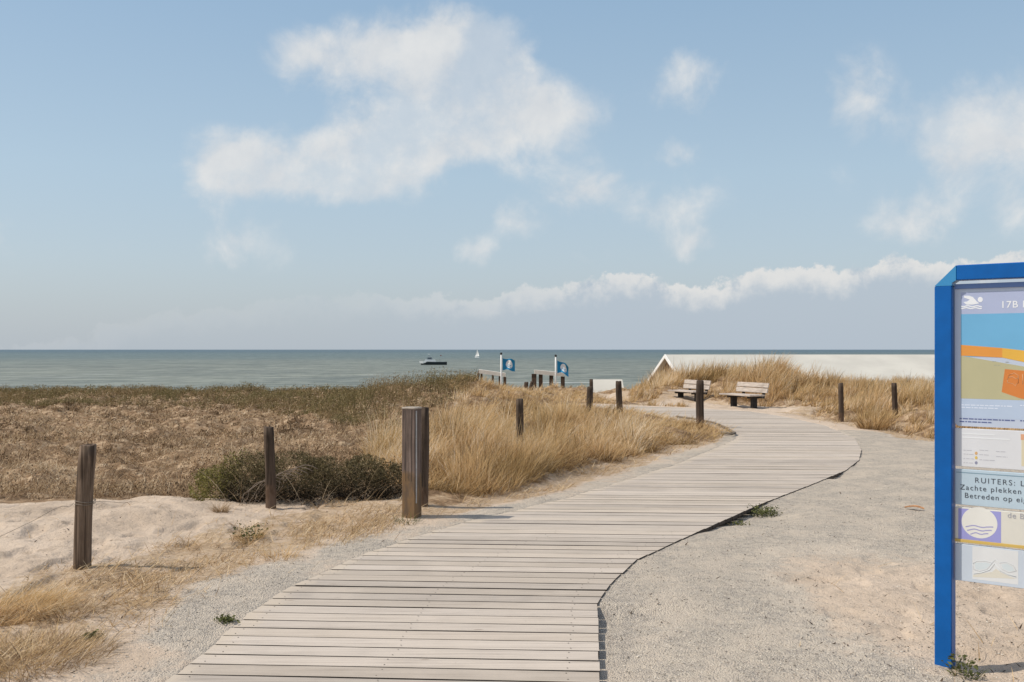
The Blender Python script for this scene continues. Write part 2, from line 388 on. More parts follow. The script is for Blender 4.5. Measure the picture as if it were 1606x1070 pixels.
# ------------------------------------------------------------------ terrain sheet
def build_ground():
    rows = [-8.0]
    while rows[-1] < 3.6: rows.append(rows[-1] + max(.06, (3.6 - rows[-1]) * .12))
    y = rows[-1]
    while y < 60: y += max(.019, y * .0030 if y < 14 else y * .0055); rows.append(y)
    while y < 400: y *= 1.035; rows.append(y)
    rows = np.array(rows)
    u = np.concatenate([-np.geomspace(.72, 4.0, 40)[::-1], np.linspace(-.70, .70, 620), np.geomspace(.72, 4.0, 40)])
    Y, U = np.meshgrid(rows, u, indexing='ij')
    X = U * (np.maximum(Y, 0) * .86 + 2.6)
    z, (db, onleft, gravel, straw, veg, nz, n2) = terrain(X, Y, True)
    nr, nc = X.shape
    V = np.stack([X, Y, z], -1).reshape(-1, 3)
    idx = np.arange(nr * nc).reshape(nr, nc)
    q = np.stack([idx[:-1, :-1], idx[:-1, 1:], idx[1:, 1:], idx[1:, :-1]], -1).reshape(-1, 4)
    C = np.stack([gravel, straw, veg], -1).reshape(-1, 3)
    o = link('ground', np_mesh('ground', V, q, cols=C, smooth=True), M['ground'])
    tag(o, 'pale dune sand and grey gravel ground with dry litter around the boardwalk', 'ground', kind='structure')
    print('ground', nr, nc)
build_ground()

# ------------------------------------------------------------------ boardwalk
def build_boardwalk():
    th = R(-3.4); ct, st = math.cos(th), math.sin(th)
    loc = [(x * ct + y * st, -x * st + y * ct) for x, y in POLY]      # along-plank, across-plank
    def cuts(v):
        xs = []
        n = len(loc)
        for i in range(n):
            (ax, ay), (bx, by) = loc[i], loc[(i + 1) % n]
            if (ay > v) != (by > v): xs.append(ax + (bx - ax) * (v - ay) / (by - ay))
        xs.sort(); return [(xs[i], xs[i + 1]) for i in range(0, len(xs) - 1, 2)]
    V = []; Q = []; C = []; MI = []; SCR = []
    rr = random.Random(5)
    v = min(p[1] for p in loc) + .02; vmax = max(p[1] for p in loc); pitch = .161
    while v < vmax - .15:
        w = .1445 + rr.uniform(-.003, .003)
        gap = pitch - w
        if abs(v - 6.33) < .075: gap += .022
        mid = cuts(v + w / 2); lo = cuts(v + .004); hi = cuts(v + w - .004)
        tint = rr.random(); warm = rr.random() ** 2
        for k, (a, b) in enumerate(mid):
            if b - a < .12: continue
            la, lb = lo[k] if len(lo) == len(mid) else (a, b)
            ha, hb = hi[k] if len(hi) == len(mid) else (a, b)
            j1, j2 = rr.uniform(-.03, .02), rr.uniform(-.004, .004)
            la += j1; ha += j1; lb += j2; hb += j2
            # a board: several stations along its length so that it can bow a little
            ns = 9; zt = rr.uniform(-.001, .0015); bow = rr.uniform(-.002, .002); tw = rr.uniform(-.001, .001); b0 = len(V); c = .0014
            for s in range(ns):
                t = s / (ns - 1); dz = zt + bow * math.sin(t * math.pi) + rr.uniform(-.0006, .0006); dv = .0022 * math.sin(t * 3 + tint * 6)
                xa = la + (lb - la) * t; xb = ha + (hb - ha) * t
                for (x_, v_, z_) in ((xa, v + c, -.034), (xa, v, -.030), (xa, v, -c), (xa, v + c, 0 - tw), (xb, v + w - c, 0 + tw), (xb, v + w, -c), (xb, v + w, -.030), (xb, v + w - c, -.034)):
                    vv = v_ + dv
                    V.append((x_ * ct - vv * st, x_ * st + vv * ct, z_ + dz)); C.append((tint, warm, t))
            for s in range(ns - 1):
                for i in range(8):
                    j = (i + 1) % 8
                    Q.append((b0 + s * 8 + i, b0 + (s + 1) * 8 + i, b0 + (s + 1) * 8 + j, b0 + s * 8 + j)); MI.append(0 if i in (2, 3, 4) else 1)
            e = b0 + (ns - 1) * 8
            for bb, r_ in ((b0, 1), (e, -1)):
                for q4 in ((0, 1, 2, 3), (0, 3, 4, 7), (4, 5, 6, 7)):
                    Q.append(tuple(bb + i for i in (q4 if r_ == 1 else q4[::-1]))); MI.append(1)
            if v < 8.5:
                for fx in (.07, .5, .93):
                    for fv in (.028, w - .028):
                        SCR.append((la + (lb - la) * fx + rr.uniform(-.012, .012), v + fv, zt + .0022))
        v += w + gap
    me = np_mesh('boardwalk', np.array(V), np.array(Q), cols=np.array(C), mats=MI)
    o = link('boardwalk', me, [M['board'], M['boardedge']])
    tag(o, 'winding boardwalk of pale weathered planks', 'boardwalk', kind='structure')
    mb = MB()
    for (x_, v_, z_) in SCR:
        cx, cy = x_ * ct - v_ * st, x_ * st + v_ * ct
        mb.add([(cx + .0042 * math.cos(t), cy + .0042 * math.sin(t), z_) for t in [math.pi * 2 * i / 6 for i in range(6)]] , [tuple(range(6))])
    sc = mb.build('screws', M['boardedge'], o); sc['kind'] = 'stuff'
    # dark bearers under the plank ends
    mb = MB()
    for pts, off in ((BR[:12], -.12), (BL[:14], .14)):
        P = [np.array(p) for p in pts]
        for i in range(len(P) - 1):
            d = P[i + 1] - P[i]; L = np.linalg.norm(d); d /= L; nrm = np.array((d[1], -d[0])) * off
            a = P[i] + nrm; b = P[i + 1] + nrm; s = np.array((d[1], -d[0])) * .03
            v = [(*(a - s), -.095), (*(a + s), -.095), (*(b + s), -.095), (*(b - s), -.095), (*(a - s), -.038), (*(a + s), -.038), (*(b + s), -.038), (*(b - s), -.038)]
            mb.add(v, [(0, 3, 2, 1), (4, 5, 6, 7), (0, 1, 5, 4), (1, 2, 6, 5), (2, 3, 7, 6), (3, 0, 4, 7)])
    mb.build('bearer', M['benchdark'], o)
build_boardwalk()

# ------------------------------------------------------------------ sea
def build_sea():
    m, nt, b, _ = new_mat('sea_water'); n = N(nt)
    geo = n('NewGeometry').outputs['Position']; sx = n('SeparateXYZ'); nt.links.new(geo, sx.inputs[0])
    mp = n('Mapping'); mp.inputs['Scale'].default_value = (.006, .02, 1); nt.links.new(geo, mp.inputs[0])
    big = n.noise(mp.outputs[0], 1, 4, .6).outputs[0]
    mp3 = n('Mapping'); mp3.inputs['Scale'].default_value = (.0012, .0035, 1); nt.links.new(geo, mp3.inputs[0])
    huge = n.noise(mp3.outputs[0], 1, 4, .6).outputs[0]
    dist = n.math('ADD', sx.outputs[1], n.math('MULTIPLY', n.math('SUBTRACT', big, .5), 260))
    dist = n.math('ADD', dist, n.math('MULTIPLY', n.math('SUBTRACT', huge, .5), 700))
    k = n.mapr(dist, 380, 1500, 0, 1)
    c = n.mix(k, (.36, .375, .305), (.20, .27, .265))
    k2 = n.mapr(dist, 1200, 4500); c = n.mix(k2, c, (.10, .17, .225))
    mp2 = n('Mapping'); mp2.inputs['Scale'].default_value = (.03, .16, 1); nt.links.new(geo, mp2.inputs[0])
    streak = n.noise(mp2.outputs[0], 1, 5, .65).outputs[0]
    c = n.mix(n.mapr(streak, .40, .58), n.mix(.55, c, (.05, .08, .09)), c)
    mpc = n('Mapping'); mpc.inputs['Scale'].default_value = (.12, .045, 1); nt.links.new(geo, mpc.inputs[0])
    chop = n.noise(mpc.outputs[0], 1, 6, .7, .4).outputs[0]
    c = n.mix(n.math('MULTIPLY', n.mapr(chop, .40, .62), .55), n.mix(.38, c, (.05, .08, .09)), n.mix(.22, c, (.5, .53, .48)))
    mpf = n('Mapping'); mpf.inputs['Scale'].default_value = (.022, .075, 1); nt.links.new(geo, mpf.inputs[0])
    foam = n.mapr(n.noise(mpf.outputs[0], 1, 4, .6, .6).outputs[0], .645, .69)
    foam = n.math('MULTIPLY', foam, n.mapr(sx.outputs[1], 620, 330)); c = n.mix(n.math('MULTIPLY', foam, .7), c, (.7, .72, .70))
    nt.links.new(c, b.inputs['Base Color']); b.inputs['Roughness'].default_value = .55; b.inputs['Specular IOR Level'].default_value = .22
    nt.links.new(n.bump(n.noise(mp2.outputs[0], 3, 4, .7).outputs[0], .9, 4.0), b.inputs['Normal'])
    ys = np.concatenate([np.linspace(90, 400, 60), np.geomspace(410, 30000, 60)]); xs = np.concatenate([-np.geomspace(20, 30000, 40)[::-1], np.geomspace(20, 30000, 40)])
    Y, X = np.meshgrid(ys, xs, indexing='ij'); z = np.full(X.shape, -8.45)
    idx = np.arange(X.size).reshape(X.shape)
    q = np.stack([idx[:-1, :-1], idx[:-1, 1:], idx[1:, 1:], idx[1:, :-1]], -1).reshape(-1, 4)
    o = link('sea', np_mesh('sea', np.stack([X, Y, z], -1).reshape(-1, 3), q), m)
    tag(o, 'grey green sea turning dark blue at the horizon', 'sea', kind='structure')
build_sea()

# ------------------------------------------------------------------ blades and leaves (numpy)
def ribbons(base, az, L, lean, bend, width, segs, tint, wdir=None):
    n = len(base); wdir = rng.uniform(0, math.pi, n) if wdir is None else wdir
    W = np.stack([np.cos(wdir), np.sin(wdir), np.zeros(n)], -1)
    h = np.stack([np.cos(az), np.sin(az)], -1)
    P = base.copy(); out = []; cols = []
    for k in range(segs + 1):
        t = k / segs; wk = (width * (1 - t ** 1.6 * .88) * .5)[:, None]
        out += [P - W * wk, P + W * wk]
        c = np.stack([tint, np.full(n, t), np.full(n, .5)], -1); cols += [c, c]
        phi = lean + bend * (t + .5 / segs); stp = (L / segs)[:, None]
        P = P + np.concatenate([np.sin(phi)[:, None] * h, np.cos(phi)[:, None]], -1) * stp
    m = 2 * (segs + 1)
    V = np.stack(out, 1).reshape(-1, 3); C = np.stack(cols, 1).reshape(-1, 3)
    b = (np.arange(n) * m)[:, None]
    Q = np.concatenate([b + np.array([2 * k, 2 * k + 1, 2 * k + 3, 2 * k + 2]) for k in range(segs)], 0)
    return V, Q, C
def leaves(P, size, tint, flat=0.0, hgt=None, slim=.5):
    n = len(P); a = rng.normal(size=(n, 3)); a[:, 2] *= (1 - flat); a /= np.linalg.norm(a, axis=1)[:, None]
    r = rng.normal(size=(n, 3)); b = np.cross(a, r); b /= np.linalg.norm(b, axis=1)[:, None] + 1e-9
    s = size[:, None]; V = np.stack([P - a * s * .5, P + b * s * slim * .5 - a * s * .05, P + a * s * .5, P - b * s * slim * .5 - a * s * .05], 1).reshape(-1, 3)
    t = np.ones(n) if hgt is None else hgt
    C = np.repeat(np.stack([tint, t, np.full(n, .5)], -1), 4, 0)
    Q = np.arange(4 * n).reshape(n, 4)
    return V, Q, C
def join(parts):
    V = []; Q = []; C = []; b = 0
    for v, q, c in parts: V.append(v); Q.append(q + b); C.append(c); b += len(v)
    return np.concatenate(V), np.concatenate(Q), np.concatenate(C)
def stuff(name, parts, mat, label, cat, parent=None, kind='stuff', group=None):
    V, Q, C = join(parts); o = link(name, np_mesh(name, V, Q, cols=C), mat, parent)
    if parent is None: tag(o, label, cat, group, kind)
    print(name, len(Q)); return o

def sample_zone(poly, n, ymin=4, ymax=46, p=1.0, seed_gap=None):
    """n points inside the outline, thinning with distance like what the eye resolves"""
    out = []; tot = 0
    x0, x1 = min(q[0] for q in poly), max(q[0] for q in poly)
    while tot < n:
        m = n * 4
        t = rng.random(m)
        if p == 1: Y = ymin * (ymax / ymin) ** t
        else: Y = (ymin ** (1 - p) + t * (ymax ** (1 - p) - ymin ** (1 - p))) ** (1 / (1 - p))
        U = rng.uniform(-.68, .68, m); X = U * (Y + 1.5)
        k = inside(X, Y, poly)
        X, Y = X[k], Y[k]
        out.append(np.stack([X, Y], -1)); tot += len(X)
        if len(X) == 0: break
    return np.concatenate(out)[:n]

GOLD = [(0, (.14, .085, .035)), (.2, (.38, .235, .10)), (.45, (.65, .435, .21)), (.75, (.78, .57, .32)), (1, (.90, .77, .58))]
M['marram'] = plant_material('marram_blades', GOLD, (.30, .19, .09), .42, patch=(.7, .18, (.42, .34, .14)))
M['dry'] = plant_material('dry_stems', [(0, (.060, .036, .020)), (.3, (.27, .18, .10)), (.6, (.54, .39, .235)), (1, (.80, .66, .47))], (.20, .13, .075), .22)
M['olive'] = plant_material('olive_leaves', [(0, (.04, .034, .012)), (.35, (.13, .11, .045)), (.7, (.28, .225, .10)), (1, (.46, .35, .19))], (.08, .055, .03), .2, patch=(.45, .5, (.30, .195, .10)))
M['bushleaf'] = plant_material('heather_twigs', [(0, (.026, .022, .010)), (.4, (.105, .084, .036)), (.8, (.24, .185, .09)), (1, (.34, .26, .15))], (.018, .013, .009), .08)  # lowest twigs near black: shade under the bush put into the colour
M['weedleaf'] = plant_material('weed_leaves', [(0, (.04, .045, .02)), (.5, (.11, .12, .04)), (1, (.22, .22, .08))], (.09, .07, .04), .2)
M['straw'] = plant_material('old_straw', [(0, (.10, .06, .03)), (.3, (.32, .20, .10)), (.6, (.58, .41, .22)), (1, (.80, .64, .42))], (.45, .31, .17), .2)
M['crumb'] = simple('dark_debris', (.075, .052, .036), .9, .5, 40)
M['green'] = plant_material('green_leaves', [(0, (.06, .055, .02)), (.5, (.19, .17, .05)), (1, (.36, .31, .11))], (.09, .07, .035), .25)
M['bark'] = simple('twig_bark', (.24, .19, .15), .9, .25, 15)

WIND = 0.15      # radians: azimuth the blades lean towards (seawards breeze to the right)
def tussocks(cent, size, nb, hh, spread=.16, lean=.18, bendm=.75, wd=.0045, segs=4, tshift=0.0):
    """cent (n,2), size (n), nb blades each"""
    n = len(cent); nb = np.maximum(6, (nb * size).astype(int)); idx = np.repeat(np.arange(n), nb); m = len(idx)
    s = size[idx]; r = np.sqrt(rng.random(m)) * spread * s; a = rng.uniform(0, 2 * math.pi, m)
    bx = cent[idx, 0] + r * np.cos(a); by = cent[idx, 1] + r * np.sin(a)
    bz = terrain(bx, by) - .015
    L = hh * s * rng.uniform(.45, 1.1, m)
    out = np.stack([np.cos(a) * r / (spread * s + 1e-6), np.sin(a) * r / (spread * s + 1e-6)], -1)
    gust = (fbm(cent[:, 0] * .7, cent[:, 1] * .7, 57, 2) * 2.2 + rng.normal(0, .5, n))[idx]; pw = rng.uniform(.3, 1.6, n)[idx]
    vx = out[:, 0] * .8 + np.cos(WIND + gust) * pw + rng.normal(0, .45, m); vy = out[:, 1] * .8 + np.sin(WIND + gust) * pw + rng.normal(0, .45, m)
    az = np.arctan2(vy, vx); mag = np.hypot(vx, vy)
    dist = np.hypot(bx, by)
    w = wd * np.maximum(1.0, dist / 11.0) * rng.uniform(.7, 1.3, m)
    tn = np.clip(rng.normal(.52, .22, m) + (fbm(cent[:, 0] * 1.3, cent[:, 1] * 1.3, 55, 3) * .40 + rng.normal(0, .19, n))[idx] + tshift, 0, 1)
    return ribbons(np.stack([bx, by, bz], -1), az, L, lean * mag * rng.uniform(.5, 1.5, m), bendm * mag * rng.uniform(.4, 1.5, m), w, segs, tn)

# ---- the big marram field between boardwalk and hollow
c1 = sample_zone(marram_zone, 1250, 10.2, 46, 1.1)
hn = fbm(c1[:, 0] * .8, c1[:, 1] * .8, 66, 3)
dpath = sdf(c1[:, 0], c1[:, 1], POLY)
edge = ss(.1, 1.3, dpath); tip = 1 - .78 * ss(1.7, 2.9, c1[:, 0]) * ss(26, 22, c1[:, 1])
sz = np.clip((.62 + .38 * hn + rng.normal(0, .12, len(c1))) * (.45 + .55 * edge) * tip * (1 - .38 * ss(16, 30, c1[:, 1])) * (1 - .55 * ss(.070, .080, c1[:, 0] / c1[:, 1]) * ss(24, 27, c1[:, 1])), .12, 1.15)
keep = (rng.random(len(c1)) < .22 + .78 * ss(-.30, .25, hn)) & (dpath > .06)
c1, sz = c1[keep], sz[keep]
nb = np.where(c1[:, 1] < 14, 120, np.where(c1[:, 1] < 22, 80, 55))
sz = sz * rng.choice([.55, .8, 1.15, 1.5], len(sz), p=[.28, .3, .27, .15])
pm = [tussocks(c1, sz, nb * 1.25, .58, spread=.24, lean=.28, bendm=1.05, wd=.0052)]
ce = sample_zone(marram_zone, 5200, 10.2, 24, 1.2); de = sdf(ce[:, 0], ce[:, 1], POLY); ce = ce[(de > .12) & (de < 1.5) & (rng.random(len(ce)) < .5) & (ce[:, 0] < 2.6)]
pm.append(tussocks(ce, rng.uniform(.3, .75, len(ce)), np.full(len(ce), 60), .48, spread=.16, lean=.75, bendm=.9, wd=.005, tshift=-.08))
ct_ = sample_zone(marram_zone, 110, 10.6, 20, 1.0); ct_ = ct_[(sdf(ct_[:, 0], ct_[:, 1], POLY) > .35) & (ct_[:, 0] < 2.3)]
pm.append(tussocks(ct_, rng.uniform(.8, 1.15, len(ct_)), np.full(len(ct_), 130), .54, spread=.16, lean=.34, bendm=1.25, wd=.0052, tshift=.20))
cd_ = np.stack([rng.uniform(.2, 3.1, 46), rng.uniform(12.2, 16.6, 46)], -1); dd_ = sdf(cd_[:, 0], cd_[:, 1], POLY); cd_ = cd_[(dd_ > .5) & (dd_ < 2.0)]
pm.append(tussocks(cd_, rng.uniform(.5, 1.0, len(cd_)), np.full(len(cd_), 150), .50, spread=.24, lean=.8, bendm=1.1, wd=.0055, tshift=-.36))
cg_ = np.concatenate([rng.normal(0, .30, (16, 2)) + (3.55, 19.3), rng.normal(0, .25, (8, 2)) + (4.6, 28.6), rng.normal(0, .5, (10, 2)) + (-1.0, 11.6)]); cg_ = cg_[sdf(cg_[:, 0], cg_[:, 1], POLY) > .05]
pm.append(tussocks(cg_, rng.uniform(.4, .9, len(cg_)), np.full(len(cg_), 60), .36, spread=.2, lean=.5, bendm=.8, wd=.006, tshift=-.28))
# flattened old straw between the tussocks
q = sample_zone(marram_zone, 26000, 10.2, 44, 1.2); n_ = len(q)
pm.append(ribbons(np.stack([q[:, 0], q[:, 1], terrain(q[:, 0], q[:, 1]) + .01], -1), rng.normal(WIND, 1.2, n_), rng.uniform(.12, .36, n_), rng.uniform(.7, 1.4, n_), rng.uniform(-.2, .5, n_), .006 * np.maximum(1, q[:, 1] / 11), 3, np.clip(rng.normal(.45, .22, n_), 0, 1)))
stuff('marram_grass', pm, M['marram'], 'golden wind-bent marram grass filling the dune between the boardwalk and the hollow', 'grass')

# ---- marram on the bank behind the benches and on the right
c2 = sample_zone(mound_zone, 3300, 12.5, 43, .9)
hn = fbm(c2[:, 0] * .6, c2[:, 1] * .6, 68, 3); dm = -sdf(c2[:, 0], c2[:, 1], mound_zone)
sz = np.clip((.95 + .45 * hn + rng.normal(0, .12, len(c2))) * (.5 + .5 * ss(0, 1.2, dm)) * (.72 + .48 * ss(27, 32, c2[:, 1]) * ss(12.5, 9.5, c2[:, 0])), .25, 1.4)
keep = (rng.random(len(c2)) < .45 + .55 * ss(-.4, .1, hn)); c2, sz = c2[keep], sz[keep]
pr = [tussocks(c2, sz, np.where(c2[:, 1] < 20, 90, 65), .70, .2, .2, .8, tshift=-.04, wd=.005)]
q = sample_zone(mound_zone, 20000, 12.5, 42, 1.0); n_ = len(q)
pr.append(ribbons(np.stack([q[:, 0], q[:, 1], terrain(q[:, 0], q[:, 1]) + .01], -1), rng.normal(WIND, 1.2, n_), rng.uniform(.1, .3, n_), rng.uniform(.6, 1.4, n_), rng.uniform(-.2, .5, n_), .006 * np.maximum(1, q[:, 1] / 11), 3, np.clip(rng.normal(.45, .22, n_), 0, 1)))
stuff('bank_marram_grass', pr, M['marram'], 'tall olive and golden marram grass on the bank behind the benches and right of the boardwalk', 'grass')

# ---- dry brown ground cover in the hollow
q = sample_zone(brown_zone, 95000, 9.2, 45, 1.15); n_ = len(q)
ed = -sdf(q[:, 0], q[:, 1], brown_zone)
clump = fbm(q[:, 0] * 1.9, q[:, 1] * 1.9, 71, 3) + .5 * fbm(q[:, 0] * .5, q[:, 1] * .5, 72, 2); bare = ss(-.25, .10, clump + .30 * ss(0, 1.5, ed) - .30 * ss(19, 25, q[:, 1]) * ss(36, 30, q[:, 1]))
k = rng.random(n_) < (.12 + .88 * bare) * ss(-.05, .55, ed + .45 * fbm(q[:, 0] * 1.6, q[:, 1] * 1.6, 74, 3)); q, clump, ed = q[k], clump[k], ed[k]; n_ = len(q)
zc = terrain(q[:, 0], q[:, 1]); lump = np.clip(clump, 0, 1)
base = np.stack([q[:, 0], q[:, 1], zc - .01 + .30 * lump * rng.random(n_)], -1)
tn = np.clip(rng.normal(.52, .22, n_) + .60 * fbm(q[:, 0] * .9, q[:, 1] * .9, 73, 4) - .20 * lump, 0, 1)
pb = [ribbons(base, rng.normal(WIND, 1.5, n_), rng.uniform(.07, .22, n_) * (1 + .4 * lump), rng.uniform(.1, 1.2, n_), rng.uniform(.2, 1.6, n_), .0055 * np.maximum(1, q[:, 1] / 12) * rng.uniform(.7, 1.5, n_), 3, tn)]
cu = sample_zone(brown_zone, 1500, 10.0, 44, .9); cu = cu[fbm(cu[:, 0] * .6, cu[:, 1] * .6, 79, 3) > -.12]
cs = rng.uniform(.35, 1.0, len(cu)); pb.append(tussocks(cu, cs, np.full(len(cu), 46), .30, spread=.22, lean=.7, bendm=.9, wd=.0055, tshift=-.30))
lf = np.repeat(np.arange(len(cu)), 26); pl = np.stack([cu[lf, 0] + rng.normal(0, .11, len(lf)) * cs[lf], cu[lf, 1] + rng.normal(0, .11, len(lf)) * cs[lf], np.zeros(len(lf))], -1); pl[:, 2] = terrain(pl[:, 0], pl[:, 1]) + rng.uniform(0, .15, len(lf)) * cs[lf]
pb.append(leaves(pl, .03 * np.maximum(1, pl[:, 1] / 14), np.clip(rng.normal(.22, .15, len(lf)), 0, 1), slim=.6))
kk = rng.random(n_) < .45; pq = base[kk] + np.stack([rng.normal(0, .03, kk.sum()), rng.normal(0, .03, kk.sum()), rng.uniform(.01, .12, kk.sum())], -1)
pb.append(leaves(pq, .028 * np.maximum(1, pq[:, 1] / 14), np.clip(rng.normal(.35, .2, kk.sum()), 0, 1), slim=.6))
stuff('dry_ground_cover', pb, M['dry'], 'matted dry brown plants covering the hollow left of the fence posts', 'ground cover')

# ---- olive creeping scrub on the ridge
q = sample_zone(olive_zone, 21000, 22.0, 46, .6); n_ = len(q)
den = fbm(q[:, 0] * .7, q[:, 1] * .7, 81, 3); k = rng.random(n_) < .35 + .65 * ss(-.3, .2, den); q, den = q[k], den[k]; n_ = len(q)
ed = ss(0, 1.4, -sdf(q[:, 0], q[:, 1], olive_zone)); hh = (.20 + .16 * np.clip(den + .4, 0, 1)) * (.5 + .5 * ed) * (1 + .75 * np.exp(-((q[:, 0] + 2.6) / 2.6) ** 2 - ((q[:, 1] - 28) / 6) ** 2)) * rng.uniform(.6, 1.35, n_)
zc = terrain(q[:, 0], q[:, 1]); per = 11; idx = np.repeat(np.arange(n_), per); m_ = len(idx)
t = rng.random(m_) ** .7; P = np.stack([q[idx, 0] + rng.normal(0, .06, m_) + t * .05, q[idx, 1] + rng.normal(0, .06, m_), zc[idx] + hh[idx] * t], -1)
po = [leaves(P, .032 * np.maximum(1, P[:, 1] / 26) * rng.uniform(.7, 1.3, m_), np.clip(rng.normal(.48, .2, m_) + .15 * den[idx], 0, 1), hgt=.2 + .8 * t, slim=.55)]
po.append(ribbons(np.stack([q[:, 0], q[:, 1], zc - .01], -1), rng.normal(WIND, 1.4, n_), hh * rng.uniform(.8, 1.3, n_), rng.uniform(0, .4, n_), rng.uniform(0, .6, n_), np.full(n_, .012), 3, np.clip(rng.normal(.45, .2, n_), 0, 1)))
stuff('olive_scrub', po, M['olive'], 'low olive green leafy scrub along the far ridge of the dune', 'scrub')

# ---- straw lying on the sand
def litter(n, poly, ymin, ymax, name, label):
    q = sample_zone(poly, n * 3, ymin, ymax, 1.3); _, _, gv, st, vg, _, _ = masks(q[:, 0], q[:, 1])
    cl = ss(-.25, .3, fbm(q[:, 0] * 2.2, q[:, 1] * 2.2, 131, 3)); k = rng.random(len(q)) < st * (.12 + .85 * cl) + .02 * cl * (1 - gv); q = q[k][:n]; n_ = len(q)
    return ribbons(np.stack([q[:, 0], q[:, 1], terrain(q[:, 0], q[:, 1]) + .006], -1), rng.normal(.3, 1.3, n_), rng.uniform(.06, .20, n_), rng.uniform(.75, 1.40, n_), rng.uniform(.1, .8, n_), .0042 * np.maximum(1, q[:, 1] / 8) * rng.uniform(.6, 1.4, n_), 3, np.clip(rng.normal(.50, .28, n_), 0, 1))
STRIP = [g(*p) for p in [(430, 838), (470, 818), (540, 808), (634, 800), (652, 812), (640, 832), (560, 856), (470, 868)]]
allp = [(-12, 4.0), (-12, 30), (14, 30), (14, 4.0)]
def stubble(poly, n, h, ymin, ymax):
    q = sample_zone(poly, n, ymin, ymax, 1.3); n = len(q)
    edge_ = ss(0, .28, -sdf(q[:, 0], q[:, 1], poly)); k = rng.random(n) < (.10 + .62 * edge_) * ss(-.45, .25, fbm(q[:, 0] * 4, q[:, 1] * 4, 141, 3)); q = q[k]; n = len(q)
    return ribbons(np.stack([q[:, 0], q[:, 1], terrain(q[:, 0], q[:, 1]) - .004], -1), rng.normal(.2, 1.3, n), h * rng.uniform(.4, 1.3, n), rng.uniform(.4, 1.5, n), rng.uniform(.1, .7, n), rng.uniform(.003, .0055, n), 3, np.clip(rng.normal(.58, .24, n), 0, 1))
L2 = [g(*p) for p in [(140, 900), (200, 880), (330, 868), (420, 850), (440, 880), (330, 915), (240, 935), (160, 930)]]
stuff('straw_litter', [stubble(STRIP, 8500, .09, 7.0, 10.5), stubble(L2, 5500, .055, 5.8, 8.5), litter(75000, allp, 4.2, 24, '', '')], M['straw'], 'short pieces of dry straw scattered over the sand beside the boardwalk', 'straw')

# ---- gravel stones
def stones():
    q = sample_zone(allp, 150000, 4.3, 13, 1.9); db, ol, gv, st, vg, nz, n2 = masks(q[:, 0], q[:, 1])
    k = (rng.random(len(q)) < gv * .6 + .04) & (db > .015) & (vg < .5); q = q[k][:30000]; n = len(q)
    s = .0017 + .0058 * rng.random(n) ** 4
    o = np.array([(1, 0, 0), (0, 1, 0), (-1, 0, 0), (0, -1, 0), (0, 0, .7), (0, 0, -.7)])
    a = rng.uniform(0, 6.28, n); z = terrain(q[:, 0], q[:, 1]) + s * .25
    J = o[None] * (1 + rng.uniform(-.3, .3, (n, 6, 3))) * s[:, None, None]
    ca, sa = np.cos(a)[:, None], np.sin(a)[:, None]
    V = np.stack([J[..., 0] * ca - J[..., 1] * sa + q[:, None, 0], J[..., 0] * sa + J[..., 1] * ca + q[:, None, 1], J[..., 2] + z[:, None]], -1).reshape(-1, 3)
    T = np.array([(0, 1, 4), (1, 2, 4), (2, 3, 4), (3, 0, 4), (1, 0, 5), (2, 1, 5), (3, 2, 5), (0, 3, 5)])
    tr = ((np.arange(n) * 6)[:, None, None] + T[None]).reshape(-1, 3)
    C = np.repeat(np.stack([rng.random(n), np.ones(n), np.ones(n)], -1), 6, 0)
    m, nt, b, _ = new_mat('gravel_stones'); nn = N(nt); at = nn('Attribute'); at.attribute_name = 'tint'; sep = nn('SeparateColor'); nt.links.new(at.outputs['Color'], sep.inputs[0])
    nt.links.new(nn.ramp(sep.outputs[0], [(0, (.15, .13, .11)), (.25, (.36, .315, .26)), (.6, (.52, .455, .38)), (1, (.66, .60, .52))]), b.inputs['Base Color'])
    o_ = link('gravel', np_mesh('gravel', V, None, tr, cols=C), m); tag(o_, 'loose grey gravel stones on both sides of the boardwalk', 'gravel', kind='stuff'); print('stones', n)
stones()

# ---- dark crumbs of plant debris on the sand
def crumbs():
    q = sample_zone(allp, 30000, 4.3, 12, 1.7); db, ol, gv, st, vg, nz, n2 = masks(q[:, 0], q[:, 1])
    pn = ss(.1, .5, fbm(q[:, 0] * 1.6, q[:, 1] * 1.6, 101, 3) + .25 * ((q[:, 0] > 1.6) & (q[:, 1] < 7)))
    k = (rng.random(len(q)) < .05 + .35 * pn * (1 - .7 * gv)) & (db > .03) & (vg < .6); q = q[k][:5000]; n = len(q)
    return ribbons(np.stack([q[:, 0], q[:, 1], terrain(q[:, 0], q[:, 1]) + .004], -1), rng.uniform(0, 6.28, n), .008 + .035 * rng.random(n) ** 4, rng.uniform(.8, 1.4, n), rng.uniform(0, .5, n), rng.uniform(.005, .013, n), 2, np.clip(rng.normal(.2, .2, n), 0, 1))
stuff('plant_debris', [crumbs()], M['crumb'], 'small dark crumbs of twigs and plant debris strewn on the pale sand', 'debris')

